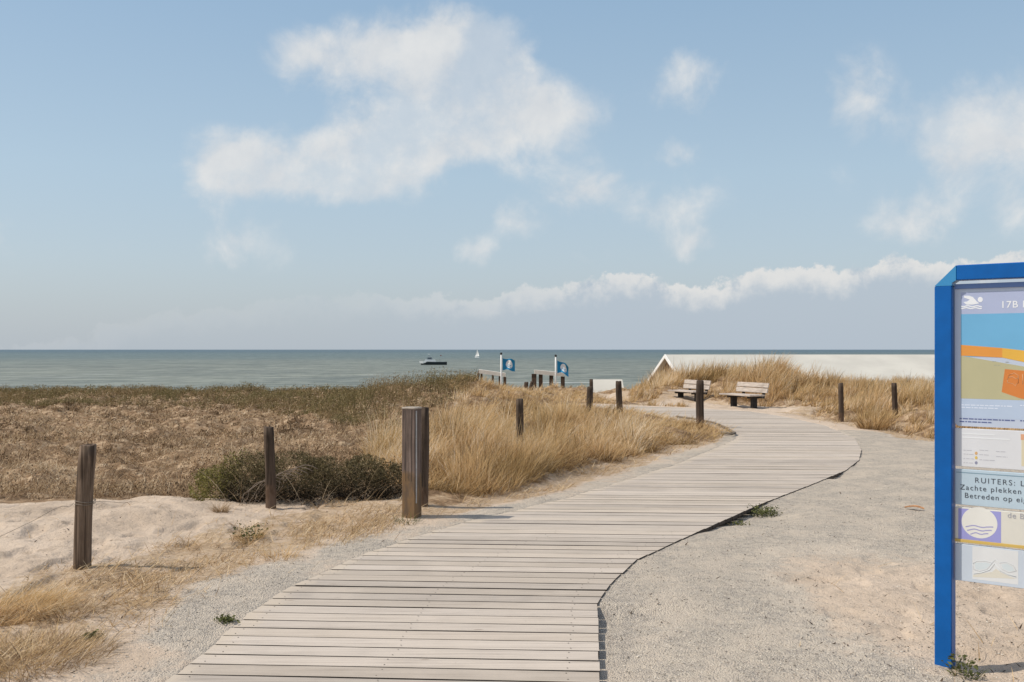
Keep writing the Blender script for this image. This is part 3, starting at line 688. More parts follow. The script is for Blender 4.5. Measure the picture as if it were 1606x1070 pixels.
# ------------------------------------------------------------------ fence posts
def post_mesh(name, h, r, lean=(0, 0), n=16, seed=0, below=.25, mat='post', square=0, taper=.96):
    rr = random.Random(seed); mb = MB(); rings = []; K = 14
    off = [rr.uniform(-.05, .05) for _ in range(n)]; ph = rr.uniform(0, 6)
    for k in range(K + 1):
        t = k / K; z = -below + (h + below) * t; cx = lean[0] * (z / h) + .006 * math.sin(t * 5 + ph); cy = lean[1] * (z / h) + .004 * math.cos(t * 4 + ph)
        ring = []
        for i in range(n):
            a = 2 * math.pi * i / n
            q = r * (1 + off[i] + .02 * math.sin(5 * t + i * 2.1)) * (1 + (taper - 1) * t)
            if square: q *= min(1 / max(abs(math.cos(a)), abs(math.sin(a))), 1.28)
            if k == K: q *= .93
            ring.append((cx + q * math.cos(a), cy + q * math.sin(a), z + (rr.uniform(-.006, .006) if k == K else 0) - (.012 if k == K - 1 else 0)))
        rings.append(ring)
    # worn, dished top
    top = rings[-1]; cx = sum(p[0] for p in top) / n; cy = sum(p[1] for p in top) / n
    rings.append([(cx + (p[0] - cx) * .55, cy + (p[1] - cy) * .55, p[2] + .004) for p in top])
    mb.rings(rings, smooth=False)
    o = mb.build(name, M[mat]); 
    for p in o.data.polygons: p.use_smooth = abs(p.normal.z) < .6
    return o
FG = 'weathered timber posts along the boardwalk'
def place(o, x, y, rz, label, cat='post', group=FG, z=None):
    o.location = (x, y, (tz(x, y) if z is None else z)); o.rotation_euler.z = rz; tag(o, label, cat, group); return o

x, y = g(128, 886, .03)
p1 = place(post_mesh('fence_post', .865, .060, (.042, .0), seed=1, mat='postgrey', taper=.97), x, y, 0, 'grey brown leaning round post on bare sand at far left with wire round it')
mb = MB(); zz = .47
mb.tube([(.024 + .068 * math.cos(a), .067 * math.sin(a), zz + .006 * math.sin(a * 2)) for a in [2 * math.pi * k / 20 for k in range(21)]], .0028, 6)
mb.tube([(.024 + .069 * math.cos(a), .068 * math.sin(a), zz - .018 + .004 * math.cos(a * 3)) for a in [2 * math.pi * k / 20 for k in range(21)]], .0024, 6)
mb.build('wire_loop', M['wire'], p1)
mb = MB(); mb.tube([(-.035, -.05, .462), (-.05, -.08, .44), (-.09, -.10, .45), (-.15, -.13, .425), (-.26, -.16, .36), (-.42, -.22, .28), (-.62, -.28, .19), (-.85, -.33, .11), (-1.1, -.36, .07)], .0017, 6)
mb.tube([(.09, 0, .468), (.2, .01, .462), (.3, .0, .455), (.36, -.02, .47)], .0015, 6)
mb.build('loose_wire', M['wire'], p1)
# dark stain streak on the upper part of the first post: a split of missing wood
x, y = g(424, 803)
p2 = place(post_mesh('fence_post', .775, .049, (-.01, .0), seed=2, mat='post'), x, y, 0, 'dark round post standing in front of the low dark bush')
x, y = g(645, 815); 
mb = MB(); s = .068
mb.box(-s, s, -s, s, -.3, 1.012, .007)
# long drying cracks cut into the faces as shallow battens of the same timber
p3 = mb.build('square_post', M['postbig']); place(p3, x, y + .05, R(-22), 'thick square timber post at the boardwalk edge with an orange stained foot', z=0.0)
MB().box(-s - .003, s + .003, -s - .003, s + .003, 1.006, 1.022, .004).build('worn_top', M['cap'], p3)
for xx, w in ((-.028, .0035), (.030, .0025), (.004, .002)):
    MB().box(xx, xx + w, -s - .0012, -s + .002, .35, 1.0).build('crack', M['benchdark'], p3)
MB().box(s - .001, s + .006, -s + .012, -s + .030, .15, .99, .002).build('metal_strip', M['metal'], p3)
x, y = g(660, 806)
p3b = place(post_mesh('fence_post', .985, .048, (.0, 0), seed=3), x + .01, y + .22, 0, 'dark round post standing close behind the thick square post', z=0.0)
def P(px, Y, ztop, r, label, lean=(0, 0), seed=4, mat='post', square=0, name='fence_post', group=FG, top_h=None):
    X = (px - CX) / F * Y; z0 = tz(X, Y); o = post_mesh(name, ztop - z0, r, lean, seed=seed, mat=mat, square=square)
    return place(o, X, Y, 0, label, group=group, z=z0)
P(816, 12.5, .925, .047, 'dark round post deep in the golden grass right of the square post', seed=5)
P(923, 19.5, .815, .058, 'dark post in tall grass directly in front of a shorter partly hidden post', (.03, 0), seed=6)
P(927, 25.0, .795, .050, 'post top peeping out behind the grass bound post near the small white roof', seed=7)
P(972, 23.4, .80, .075, 'stubby dark post at the sand path right of the small white roof', (-.02, 0), seed=8)
P(1098, 19.7, .932, .072, 'square dark post in front of the left bench at the inner bend of the boardwalk', seed=9, square=1)
P(1080, 36.0, .63, .07, 'short post half buried in grass behind the left bench', seed=10)
P(1319, 21.5, .82, .058, 'short dark post in the bank grass right of the benches, nearer the bench', seed=11)
P(1404, 21.5, .82, .058, 'short dark post in the bank grass nearest the information board', (-.02, 0), seed=12)

# ------------------------------------------------------------------ low dark bush behind the second post
def bush():
    x0, y0 = g(600, 790)[0], 10.15
    root = empty('low_bush', (bush_c[0], bush_c[1], 0)); tag(root, 'low dark heathery bush with a bright green left tip behind the second post', 'bush')
    # lobes: centre x, y, z, radii, share, kind
    lobes = [(-.80, -.05, .11, .30, .36, .22, .7), (-.48, -.02, .20, .36, .42, .31, 1.1), (-.12, .0, .19, .42, .45, .31, 1.3), (.27, .05, .16, .42, .45, .28, 1.1), (.62, .05, .16, .36, .42, .26, 1.0), (.90, .0, .12, .24, .35, .19, .6)]
    P_ = []; H = []
    for cx, cy, cz, rx, ry, rz_, sh in lobes:
        n = int(15000 * sh); d = rng.normal(size=(n, 3)); d /= np.linalg.norm(d, axis=1)[:, None]
        rad = .55 + .5 * rng.random(n) ** .6
        lump = 1 + .16 * fbm(d[:, 0] * 3 + cx * 7, d[:, 1] * 3 + d[:, 2] * 4, 13, 3)
        p = np.stack([cx + d[:, 0] * rx * rad * lump, cy + d[:, 1] * ry * rad * lump, cz + d[:, 2] * rz_ * rad * lump], -1)
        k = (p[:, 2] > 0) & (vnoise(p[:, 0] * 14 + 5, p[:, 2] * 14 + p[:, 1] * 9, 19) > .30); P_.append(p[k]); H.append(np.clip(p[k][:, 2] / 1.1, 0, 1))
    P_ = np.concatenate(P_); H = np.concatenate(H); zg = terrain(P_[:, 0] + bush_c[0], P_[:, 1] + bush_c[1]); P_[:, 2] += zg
    green = P_[:, 0] * .8 + .4 * rng.normal(0, .18, len(P_)) - .25 * H < -.64
    a = P_[~green]; b_ = P_[green]
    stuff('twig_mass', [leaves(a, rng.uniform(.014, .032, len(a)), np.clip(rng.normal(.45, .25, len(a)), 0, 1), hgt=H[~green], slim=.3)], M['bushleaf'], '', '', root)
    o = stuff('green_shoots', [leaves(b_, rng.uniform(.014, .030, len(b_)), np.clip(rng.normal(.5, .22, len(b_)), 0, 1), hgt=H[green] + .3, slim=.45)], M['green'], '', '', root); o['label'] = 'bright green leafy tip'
    n = 260; bx = rng.uniform(-.85, .9, n); by = rng.uniform(-.42, .25, n)
    base = np.stack([bx, by, terrain(bx + bush_c[0], by + bush_c[1])], -1)
    stuff('stems', [ribbons(base, np.where(rng.random(n) < .4, math.pi, 0) + rng.normal(0, .7, n), rng.uniform(.22, .55, n), rng.uniform(.2, .9, n), rng.uniform(.3, 1.6, n), np.full(n, .005), 6, np.clip(rng.normal(.75, .2, n), 0, 1))], M['dry'], '', '', root)
    # grey arching dead stems falling over the left foot
    mb = MB()
    for k in range(9):
        a0 = -.15 + .05 * k; l = .35 + .05 * random.random()
        pts = [(a0 - l * t * (1 + .2 * random.random()), -.42 - .1 * t, .22 + .10 * math.sin(t * 2.6) - .30 * t * t + .02 * k) for t in [i / 8 for i in range(9)]]
        mb.tube(pts, [.0045 * (1 - .07 * i) for i in range(9)], 5)
    mb.build('dead_stem', M['bark'], root)
bush()

# ------------------------------------------------------------------ single plants and tussocks one can point at
def plant(name, x, y, label, cat, mat, n, hgt, spread, lean=.5, bend=.7, w=.006, leaf=None, tmean=.5, group=None, azm=None, segs=4):
    root = empty(name, (x, y, 0)); tag(root, label, cat, group)
    r = spread * np.sqrt(rng.random(n)) * .5; a = rng.uniform(0, 6.283, n); bx = r * np.cos(a); by = r * np.sin(a)
    base = np.stack([bx, by, terrain(bx + x, by + y) - .01], -1)
    az = a + rng.normal(0, .6, n) if azm is None else azm + rng.normal(0, .8, n)
    parts = [ribbons(base, az, hgt * rng.uniform(.5, 1.15, n), rng.uniform(lean * .45, lean * 1.55, n), rng.uniform(.1, bend * 2, n), w * rng.uniform(.6, 1.4, n), segs, np.clip(rng.normal(tmean, .2, n), 0, 1))]
    stuff('blades', parts, M[mat], '', '', root)
    if leaf:
        m = leaf; Pq = np.stack([rng.normal(0, spread * .33, m), rng.normal(0, spread * .33, m), np.zeros(m)], -1); Pq[:, 2] = terrain(Pq[:, 0] + x, Pq[:, 1] + y) + hgt * rng.uniform(.05, .8, m)
        stuff('leaves', [leaves(Pq, rng.uniform(.015, .032, m), np.clip(rng.normal(.45, .2, m), 0, 1), slim=.5, flat=.4)], M['weedleaf'], '', '', root)
    return root
TG = 'tufts of flattened dry grass at the lower left'
x, y = g(22, 965); plant('grass_tuft', x, y, 'rounded golden dry grass tuft on the sand at the left picture edge', 'grass tuft', 'marram', 2600, .24, .50, 1.0, 1.0, .0035, group=TG, azm=.1, tmean=.62)
x, y = g(60, 948); plant('grass_tuft', x + .02, y, 'golden dry grass tuft joined to the right of the rounded one at the left edge', 'grass tuft', 'marram', 1200, .22, .34, 1.2, .9, .0035, group=TG, azm=.1, tmean=.6)
x, y = g(100, 968); plant('grass_tuft', x, y, 'small brown grass tuft just below and right of the rounded golden tuft', 'grass tuft', 'dry', 900, .16, .32, 1.2, .4, .0035, group=TG, azm=None, tmean=.5)
x, y = g(40, 1035); plant('grass_tuft', x, y, 'wide flattened brown grass patch in the lower left corner', 'grass tuft', 'dry', 3400, .16, .80, 1.25, .35, .0035, group=TG, azm=None, tmean=.5)
x, y = g(20, 1035); plant('grass_tuft', x, y, 'golden stalks lying over the brown patch in the lower left corner', 'grass tuft', 'marram', 1300, .18, .70, 1.25, .3, .0032, group=TG, azm=None, tmean=.5)
x, y = g(392, 850); plant('grass_plant', x, y, 'small green and straw tuft with dark foot on sand right of second post', 'grass tuft', 'marram', 260, .15, .20, .7, .6, .0045, leaf=160, tmean=.35)
x, y = g(345, 815); plant('grass_plant', x, y, 'thin brown dead tuft below the green tip of the bush', 'grass tuft', 'dry', 180, .14, .14, .5, .6, .004)
x, y = g(1197, 798); plant('weed', x, y, 'small green weed sprawling beside the right edge of the boardwalk', 'weed', 'weedleaf', 160, .09, .22, .9, .6, .006, leaf=420)
x, y = g(1154, 812); plant('weed', x, y, 'thin green weed against the boardwalk edge left of the larger weed', 'weed', 'weedleaf', 60, .05, .18, .9, .4, .005, leaf=90)
x, y = g(143, 1003); plant('weed', x, y, 'tiny dark green weed in the gravel left of the boardwalk', 'weed', 'weedleaf', 60, .04, .07, .9, .5, .004, leaf=120)
x, y = g(355, 977); plant('weed', x, y, 'tiny olive weed in the gravel touching the left plank ends', 'weed', 'weedleaf', 60, .035, .10, .9, .5, .004, leaf=110)
x, y = g(1503, 1055); plant('weed', x + .03, y, 'straggly green and yellow weed at the foot of the blue sign post', 'weed', 'weedleaf', 70, .12, .11, .6, .6, .0035, leaf=110)
x, y = g(640, 822); plant('grass_plant', x, y, 'sparse green blades at the foot of the thick square post', 'grass tuft', 'weedleaf', 90, .10, .26, .5, .5, .004)
x, y = g(440, 878); plant('grass_plant', x, y, 'loose straw coloured tuft at the gravel edge left of the boardwalk', 'grass tuft', 'marram', 150, .16, .22, .7, .5, .004, tmean=.55)
x, y = g(1370, 672); plant('grass_plant', x, y, 'spiky olive tussock at the foot of the right hand bank', 'grass tuft', 'marram', 420, .42, .6, .5, .4, .010, tmean=.3)
def fallen_leaf(px, py, label, c):
    x, y = g(px, py); z = tz(x, y) + .012
    V = []; F_ = []
    for i in range(9):
        t = i / 8; w = .05 * math.sin(math.pi * min(1, t * .95 + .03)) ; V += [(-.09 + .18 * t, -w, .004 + .02 * math.sin(3 * t)), (-.09 + .18 * t, 0, .018 * math.sin(3 * t) - .002), (-.09 + .18 * t, w, .012 + .015 * math.sin(3 * t))]
    for i in range(8): F_ += [(3 * i, 3 * i + 3, 3 * i + 4, 3 * i + 1), (3 * i + 1, 3 * i + 4, 3 * i + 5, 3 * i + 2)]
    o = MB().add(V, F_, True).build('dead_leaf', simple('leaf_' + str(px), c, .8, .3, 20)); o.location = (x, y, z); o.rotation_euler = (0, 0, R(-35)); tag(o, label, 'leaf')
fallen_leaf(1434, 801, 'rust brown dead leaf on the gravel left of the blue sign', (.36, .18, .08))

# ------------------------------------------------------------------ rope edging at the tip of the bend
mb = MB(); pts = []
for px, py in [(1061, 657), (1085, 660), (1105, 664), (1120, 667), (1136, 673), (1148, 679), (1153, 683), (1148, 685), (1138, 683.5), (1128, 682)]:
    x, y = g(px, py); pts.append((x, y, tz(x, y) + .045))
mb.tube(pts, .022, 8); o = mb.build('rope', M['rope']); tag(o, 'dark rope lying along the inner boardwalk edge by the square dark post', 'rope')

# ------------------------------------------------------------------ benches
def bench():
    root = empty('park_bench'); L = 1.40
    for k in range(3): MB().box(-L / 2, L / 2, -.02 - .185 * k - .17, -.02 - .185 * k, .335, .378, .008).build('seat_slat', M['bench'], root)
    for k in range(2):
        o = MB().box(-L / 2, L / 2, 0, .04, 0, .135, .008).build('back_slat', M['bench'], root, (0, .03 + .04 * k, .425 + .148 * k), (R(-14), 0, 0))
    for sx in (-.45, .45):
        st = MB().box(sx - .05, sx + .05, -.42, .02, .27, .334).box(sx - .05, sx + .05, -.30, -.14, -.2, .27)
        st.build('stand', M['benchdark'], root)
        MB().box(-.04, .04, 0, .05, 0, .44).build('back_support', M['benchdark'], root, (sx, .075, .27), (R(-14), 0, 0))
    return root
BG = 'two slatted benches beside the boardwalk'
b1 = bench(); ang = R(-65)
b1.location = (6.80, 28.45, -.10); b1.rotation_euler.z = ang; tag(b1, 'right hand wooden bench with sand drifted against its right end', 'bench', BG)
b2 = copy_tree(b1); b2.location = (5.80, 31.6, -.13); b2.rotation_euler.z = ang; b2['label'] = 'left hand wooden bench partly hidden behind the square dark post'

# ------------------------------------------------------------------ beach pavilion and hut
def gabled(name, x0, x1, yr, half, zr, drop, zfloor, label, cat, wallmat):
    root = empty(name, (x0, yr, zfloor)); tag(root, label, cat)
    h = zr - zfloor; L = x1 - x0; e = h - drop; WQ = drop * .4 / half - .16
    MB().add([(.35, -half + .4, 0), (.35, half - .4, 0), (.35, half - .4, e + .28), (.35, 0, h - .10), (.35, -half + .4, e + drop * .4 / half - .14),
              (L - .35, -half + .4, 0), (L - .35, half - .4, 0), (L - .35, half - .4, e + WQ), (L - .35, 0, h - .14), (L - .35, -half + .4, e + WQ)],
             [(0, 1, 2, 3, 4), (9, 8, 7, 6, 5), (0, 4, 9, 5), (1, 6, 7, 2), (2, 7, 8, 3), (3, 8, 9, 4), (0, 5, 6, 1)]).build('wall', wallmat, root)
    r = MB(); t = .10
    r.add([(0, -half, e - t), (0, 0, h - t), (0, half, e - t), (0, half, e), (0, 0, h), (0, -half, e), (L, -half, e - t), (L, 0, h - t), (L, half, e - t), (L, half, e), (L, 0, h), (L, -half, e)],
          [(0, 1, 4, 5), (1, 2, 3, 4), (6, 11, 10, 7), (7, 10, 9, 8), (5, 4, 10, 11), (4, 3, 9, 10), (0, 6, 7, 1), (1, 7, 8, 2), (0, 5, 11, 6), (2, 8, 9, 3)])
    ro = r.build('roof', M['roof'], root)
    bb = MB()
    for s in (-1, 1):
        bb.add([(-.05, s * (half + .02), e - .20), (-.05, 0, h - .20), (-.05, 0, h + .02), (-.05, s * (half + .02), e + .02), (.0, s * (half + .02), e - .20), (.0, 0, h - .20), (.0, 0, h + .02), (.0, s * (half + .02), e + .02)],
               [(0, 1, 2, 3), (7, 6, 5, 4), (0, 4, 5, 1), (3, 2, 6, 7), (0, 3, 7, 4), (1, 5, 6, 2)])
    bb.build('bargeboard', M['white'], root)
    return root, h, e, L
pav, h, e, L = gabled('beach_pavilion', 9.25, 44, 60, 8.4, 1.235, 1.97, -3.45, 'long beach pavilion with a white pitched roof behind the bank grass', 'building', M['gable'])
for k in range(8):
    w = MB().box(2.2 + k * 4.1, 5.0 + k * 4.1, -8.04, -7.95, .9, 2.3).build('window', M['glass'], pav)
    MB().box(2.1 + k * 4.1, 5.1 + k * 4.1, -8.08, -8.041, .78, .88).build('sill', M['white'], w)
hx = (928 - CX) / F * 62
hut, *_ = gabled('beach_hut', hx, hx + 1.9, 62, 1.9, -.32, 1.0, -3.45, 'small beach hut with a white roof seen between two posts', 'building', M['hutwall'])
MB().box(.18, .34, -.5, .5, 0, 2.0).build('door', M['white'], hut)

# ------------------------------------------------------------------ pale topped timber railings at the top of the beach stairs
def railing(px0, px1, y0, z_l, z_r, D, label, stakes, dl):
    xl = (px0 - CX) / F * D; xr = (px1 - CX) / F * D; root = empty('stair_railing', (xl, D, 0)); tag(root, label, 'railing', 'pale topped timber railings above the beach')
    L = xr - xl; mb = MB()
    mb.add([(0, -.16, z_l), (L, -.16, z_r), (L, .22, z_r + .005), (0, .22, z_l + .005), (0, -.16, z_l - .18), (L, -.16, z_r - .18), (L, .22, z_r - .175), (0, .22, z_l - .175)],
           [(0, 1, 2, 3), (7, 6, 5, 4), (0, 4, 5, 1), (1, 5, 6, 2), (2, 6, 7, 3), (3, 7, 4, 0)]); mb.build('top_rail', M['railtop'], root)
    for f, w, yy in stakes:
        x = f * L; zt = z_l + (z_r - z_l) * f - .182
        MB().box(x - w, x + w, yy - w, yy + w, -1.2, zt, .01).build('post', M['post'], root)
    if dl: MB().tube([(-.22, -.1, -.6), (.02, -.1, z_l - .08)], .06, 8).build('brace', M['post'], root)
    return root
railing(751, 793, 0, .58, .40, 48, 'left pale topped railing on dark posts next to a blue flag', [(.10, .05, 0), (.52, .05, .1), (.78, .05, -.1), (.97, .07, 0)], True)
railing(838, 884, 0, .60, .47, 46, 'right pale topped railing on thick dark posts next to a blue flag', [(-.01, .11, 0), (.22, .09, .1), (.58, .09, .1), (.97, .09, 0)], False)
o = P(825, 44, .10, .10, 'left of two short dark stakes between the pale topped railings', (.02, 0), seed=21, name='stake', group='two short stakes between the railings')
o = P(831, 44.3, .12, .08, 'right of two short dark stakes, leaning, between the pale topped railings', (.10, 0), seed=22, name='stake', group='two short stakes between the railings')

# ------------------------------------------------------------------ flags
flagblue = simple('flag_cloth', (.02, .23, .44), .8, .15, 3)
def flag(px, D, ztop, label, fold, wd):
    X = (px - CX) / F * D; root = empty('flagpole', (X, D, tz(X, D))); tag(root, label, 'flag', 'two blue beach flags'); zt = ztop - root.location.z
    MB().tube([(0, 0, -.2), (0, 0, zt)], [.040, .034], 10).build('pole', M['white'], root)
    MB().tube([(0, 0, zt), (0, 0, zt + .03), (0, 0, zt + .09), (0, 0, zt + .11)], [.03, .055, .055, .02], 10).build('cap', M['benchdark'], root)
    nu, nv = 22, 12; H = .56; V = []; 
    def pt(u, v):
        x = .07 + wd * u - .10 * u * u * fold; z = zt - .16 - H * v * (1 - .22 * u * fold) - .30 * u ** 1.6 * fold - .03 * math.sin(u * 7 + v * 2)
        return (x, .09 * math.sin(u * 6.5 + v * 1.3) * u ** .5 + .12 * u * fold * math.sin(v * 4), z)
    for i in range(nu + 1):
        for j in range(nv + 1): V.append(pt(i / nu, j / nv))
    Fq = [(i * (nv + 1) + j, (i + 1) * (nv + 1) + j, (i + 1) * (nv + 1) + j + 1, i * (nv + 1) + j + 1) for i in range(nu) for j in range(nv)]
    cl = MB().add(V, Fq, True).build('flag_cloth', flagblue, root)
    # white round emblem with blue wave lines, lying on the cloth on both sides
    for side in (-1, 1):
        V = []; Fe = []; NR, NT = 4, 24
        for k in range(NR + 1):
            for t in range(NT):
                a = 2 * math.pi * t / NT; u = .52 + .27 * k / NR * math.cos(a); v = .5 + .36 * k / NR * math.sin(a); p = pt(u, v); V.append((p[0], p[1] + side * .006, p[2]))
        for k in range(NR):
            for t in range(NT):
                a, b = k * NT + t, k * NT + (t + 1) % NT; Fe.append((a, b, b + NT, a + NT))
        em = MB().add(V, Fe, True).build('emblem', M['white'], cl)
        w = MB()
        for r_ in range(2):
            VV = []
            for i in range(13):
                u = .34 + .36 * i / 12; v = .60 + .13 * r_ + .03 * math.sin(i * .9)
                for dv in (-.025, .025): p = pt(u, v + dv); VV.append((p[0], p[1] + side * .011, p[2]))
            w.add(VV, [(2 * i, 2 * i + 2, 2 * i + 3, 2 * i + 1) for i in range(12)], True)
        w.build('wave_lines', flagblue, cl)
    return root
flag(786, 47.4, 1.29, 'left blue flag with white round emblem flying from a white pole', .35, .62)
flag(871.5, 45.4, 1.20, 'right blue flag with white round emblem drooping from a white pole', 1.0, .62)

# ------------------------------------------------------------------ boats
hull_dark = simple('hull_paint', (.025, .035, .04), .5, .1, 1); hull_white = simple('superstructure', (.72, .74, .74), .5, .05, 1); hull_grey = simple('wheelhouse_grey', (.22, .27, .30), .5, .1, 1)
orange = simple('faded_red', (.32, .14, .12), .7, .1, 1)
def hull(L, B, Hs, name, mat, parent, bowrise=1.3, mids=14):
    rings = []; 
    for i in range(mids + 1):
        t = i / mids; x = -L / 2 + L * t
        w = B / 2 * (min(1, (t / .38)) ** .62 if t < .38 else 1 - .18 * ((t - .38) / .62) ** 2); w = max(w, .03)
        top = Hs * (1 + (bowrise - 1) * (1 - t) ** 2 + .12 * t ** 3); rake = -.09 * L * (1 - t) ** 3
        rings.append([(x + rake, -w, top), (x + rake * .4, -w * .93, top * .45), (x, -w * .70, -.3), (x, 0, -.6), (x, w * .70, -.3), (x + rake * .4, w * .93, top * .45), (x + rake, w, top)])
    return MB().rings(rings).build(name, mat, parent)
bx, by = (681 - CX) / F * 640, 640
boat = empty('patrol_boat', (bx, by, -8.45), R(4)); tag(boat, 'dark hulled patrol boat with white bow and wheelhouse on the sea', 'boat')
hull(16.4, 4.6, 1.75, 'hull', hull_dark, boat, 1.35)
MB().rings([[(-9.75, -.06, 2.5), (-9.75, .06, 2.5), (-9.2, .1, 1.0), (-9.2, -.1, 1.0)], [(-7.2, -1.75, 2.36), (-7.2, 1.75, 2.36), (-7.2, 1.5, .95), (-7.2, -1.5, .95)], [(-5.2, -2.36, 2.25), (-5.2, 2.36, 2.25), (-5.2, 2.30, 1.5), (-5.2, -2.30, 1.5)]]).build('bow_panel', hull_white, boat)
w = MB().rings([[(-6.6, -1.8, 1.9), (1.2, -1.8, 1.8), (1.2, 1.8, 1.8), (-6.6, 1.8, 1.9)], [(-5.6, -1.65, 3.5), (.6, -1.65, 3.3), (.6, 1.65, 3.3), (-5.6, 1.65, 3.5)]]).build('cabin', hull_white, boat)
w2 = MB().rings([[(-4.9, -1.3, 3.4), (-1.2, -1.3, 3.35), (-1.2, 1.3, 3.35), (-4.9, 1.3, 3.4)], [(-4.3, -1.1, 4.9), (-1.5, -1.1, 4.85), (-1.5, 1.1, 4.85), (-4.3, 1.1, 4.9)]]).build('wheelhouse', hull_grey, boat)
MB().box(-4.4, -1.4, -1.2, 1.2, 4.91, 5.08).build('wheelhouse_roof', hull_white, w2)
for k in range(3): MB().box(-4.1 + k * .8, -3.55 + k * .8, -1.36, -1.2, 3.8, 4.5).build('window', M['glass'], w2)
MB().tube([(-3.3, 0, 4.4), (-3.3, 0, 7.6)], .13, 8).tube([(-3.3, -.9, 6.2), (-3.3, .9, 6.2)], .07, 6).build('mast', hull_grey, boat)
MB().box(-3.9, -2.7, -.3, .3, 6.6, 6.9, .08).build('radar_bar', hull_white, boat)
MB().tube([(3.7, 0, 1.8), (3.7, 0, 6.4)], .08, 8).build('aft_mast', hull_grey, boat)
MB().box(3.75, 4.7, -.03, .03, 5.7, 6.3).build('pennant', orange, boat)
for yy in (-2.06, 2.0): MB().box(-.1, 6.6, yy, yy + .06, 2.25, 2.36).build('deck_rail', hull_white, boat)
sx_, sy_ = (748.5 - CX) / F * 1180, 1180
sb = empty('sailboat', (sx_, sy_, -8.45), R(-48)); tag(sb, 'tiny white sailing boat near the horizon', 'boat')
hull(8.2, 2.6, .9, 'hull', hull_white, sb, 1.2)
MB().tube([(-.4, 0, .8), (-.4, 0, 10.6)], [.09, .05], 8).build('mast', hull_grey, sb)
MB().tube([(-.4, 0, 1.9), (3.5, .3, 1.8)], .07, 8).build('boom', hull_grey, sb)
def sail(name, a, b, c, belly):
    V = []; Fq = []; n = 10
    for i in range(n + 1):
        for j in range(n + 1):
            u, v = i / n, j / n; p = [a[k] * (1 - v) + (b[k] * (1 - u) + c[k] * u) * v for k in range(3)]; p[1] += belly * math.sin(math.pi * u) * math.sin(math.pi * v * .9); V.append(tuple(p))
    for i in range(n):
        for j in range(n): q = i * (n + 1) + j; Fq.append((q, q + n + 1, q + n + 2, q + 1))
    MB().add(V, Fq, True).build(name, M['white'], sb)
sail('mainsail', (-.35, 0, 10.4), (-.35, 0, 2.0), (3.4, .3, 1.95), .5)
sail('jib', (-.6, 0, 9.2), (-3.9, 0, 1.3), (-.6, .5, 1.7), .4)

# ------------------------------------------------------------------ blue information board
PA = R(37.0)
SX, SY = 2.132, 4.90
sign = empty('information_board', (SX, SY, 0), -PA); tag(sign, 'blue framed beach information board cut off by the right picture edge', 'sign')
ca_, sa_ = math.cos(PA), math.sin(PA)
def S(px, py, ly=0.0):
    k = (px - CX) / F; ox, oy = SX + sa_ * ly, SY + ca_ * ly
    lx = (oy * k - ox) / (ca_ + sa_ * k); return lx, EYE - (py - HY) * (oy - sa_ * lx) / F
def paint(name, c, rough=.35, spec=.4, var=.04, scale=3): return simple(name, c, rough, var, scale, spec)
blue = paint('blue_enamel', (.0, .098, .36), .42, .3, .08, 9)
cornerblue = paint('blue_corner_cap', (.035, .24, .50), .4, .5)
hb = .040; BW = 1.30; ZT = S(1500, 416, -.04)[1]; zc = S(1474, 449, -.04)[1]; ch = ZT - zc
MB().box(-hb, hb, -hb, hb, -.3, zc, .004).build('post', blue, sign)
MB().box(BW - hb, BW + hb, -hb, hb, -.3, zc, .004).build('post', blue, sign)
bz0 = ZT - .073
MB().box(-hb + ch + .001, BW + hb - ch - .001, -hb, hb, bz0, ZT, .004).build('top_beam', blue, sign)
def corner(s, x0):
    pts = [(-hb, zc + .0005), (-hb + ch, ZT - .0005), (-hb + ch, bz0 + .0005), (hb, bz0 - .012), (hb, zc + .0005)]
    pts = [(x0 + s * px_, z_) for px_, z_ in pts]
    MB().poly(pts, -hb + .001, hb - .001).build('corner_cap', cornerblue, sign)
corner(1, 0); corner(-1, BW)
LK = .18
YP = -.002           # front plane of the panels
def panel(name, px0, py0, py1, c, mat=None, x1=BW - hb - .006, rounded=False):
    a = S(px0, py0, YP); b = S(px0, py1, YP); x0 = hb + .006; z1 = a[1]; z0 = b[1]
    mb = MB()
    if rounded:
        r_ = .022; pts = [(x0, z1)] + [(x0 + r_ - r_ * math.cos(t), z0 + r_ - r_ * math.sin(t)) for t in [i * math.pi / 12 for i in range(7)]] + [(x1, z0), (x1, z1)]
        mb.poly(pts, YP, YP + .02)
    else: mb.box(x0, x1, YP, YP + .02, z0, z1, .002)
    return mb.build(name, mat or paint(name + '_face', c), sign), z1, z0
def sheet(name, par, pts, c, lift, mat=None, photo=True):
    q = [S(px, py, YP) for px, py in pts] if photo else pts
    return MB().poly(q, YP - lift * LK, YP - lift * LK + .0012).build(name, mat or paint(name, c), par)
def txt(name, par, body, px, py, h_px, mat, lift=.006, spacing=1.08, bold=0.0, wscale=1.0):
    cu = bpy.data.curves.new(name, 'FONT'); cu.body = body
    x, z = S(px, py, YP); cu.size = h_px * (SY / F) * 1.38; cu.space_character = spacing; cu.extrude = .0001; cu.offset = bold
    o = bpy.data.objects.new(name, cu); col.objects.link(o); bpy.context.view_layer.update()
    me = bpy.data.meshes.new_from_object(o.evaluated_get(bpy.context.evaluated_depsgraph_get())); bpy.data.objects.remove(o)
    for m_ in list(me.materials): pass
    me.materials.clear()
    return link(name, me, mat, par, (x, YP - lift * LK, z), (R(90), 0, 0))
XR = BW - hb - .02
def strip(name, par, pxl, py0, py1, c, lift, pxr=None):
    """rectangle level in the board's own plane, from pxl to pxr (or to the right end)"""
    x0, z1 = S(pxl, py0, YP); _, z0 = S(pxl, py1, YP); x1 = XR if pxr is None else S(pxr, py0, YP)[0]
    return MB().poly([(x0, z1), (x1, z1), (x1, z0), (x0, z0)], YP - lift * LK, YP - lift * LK + .0012).build(name, paint(name, c), par)
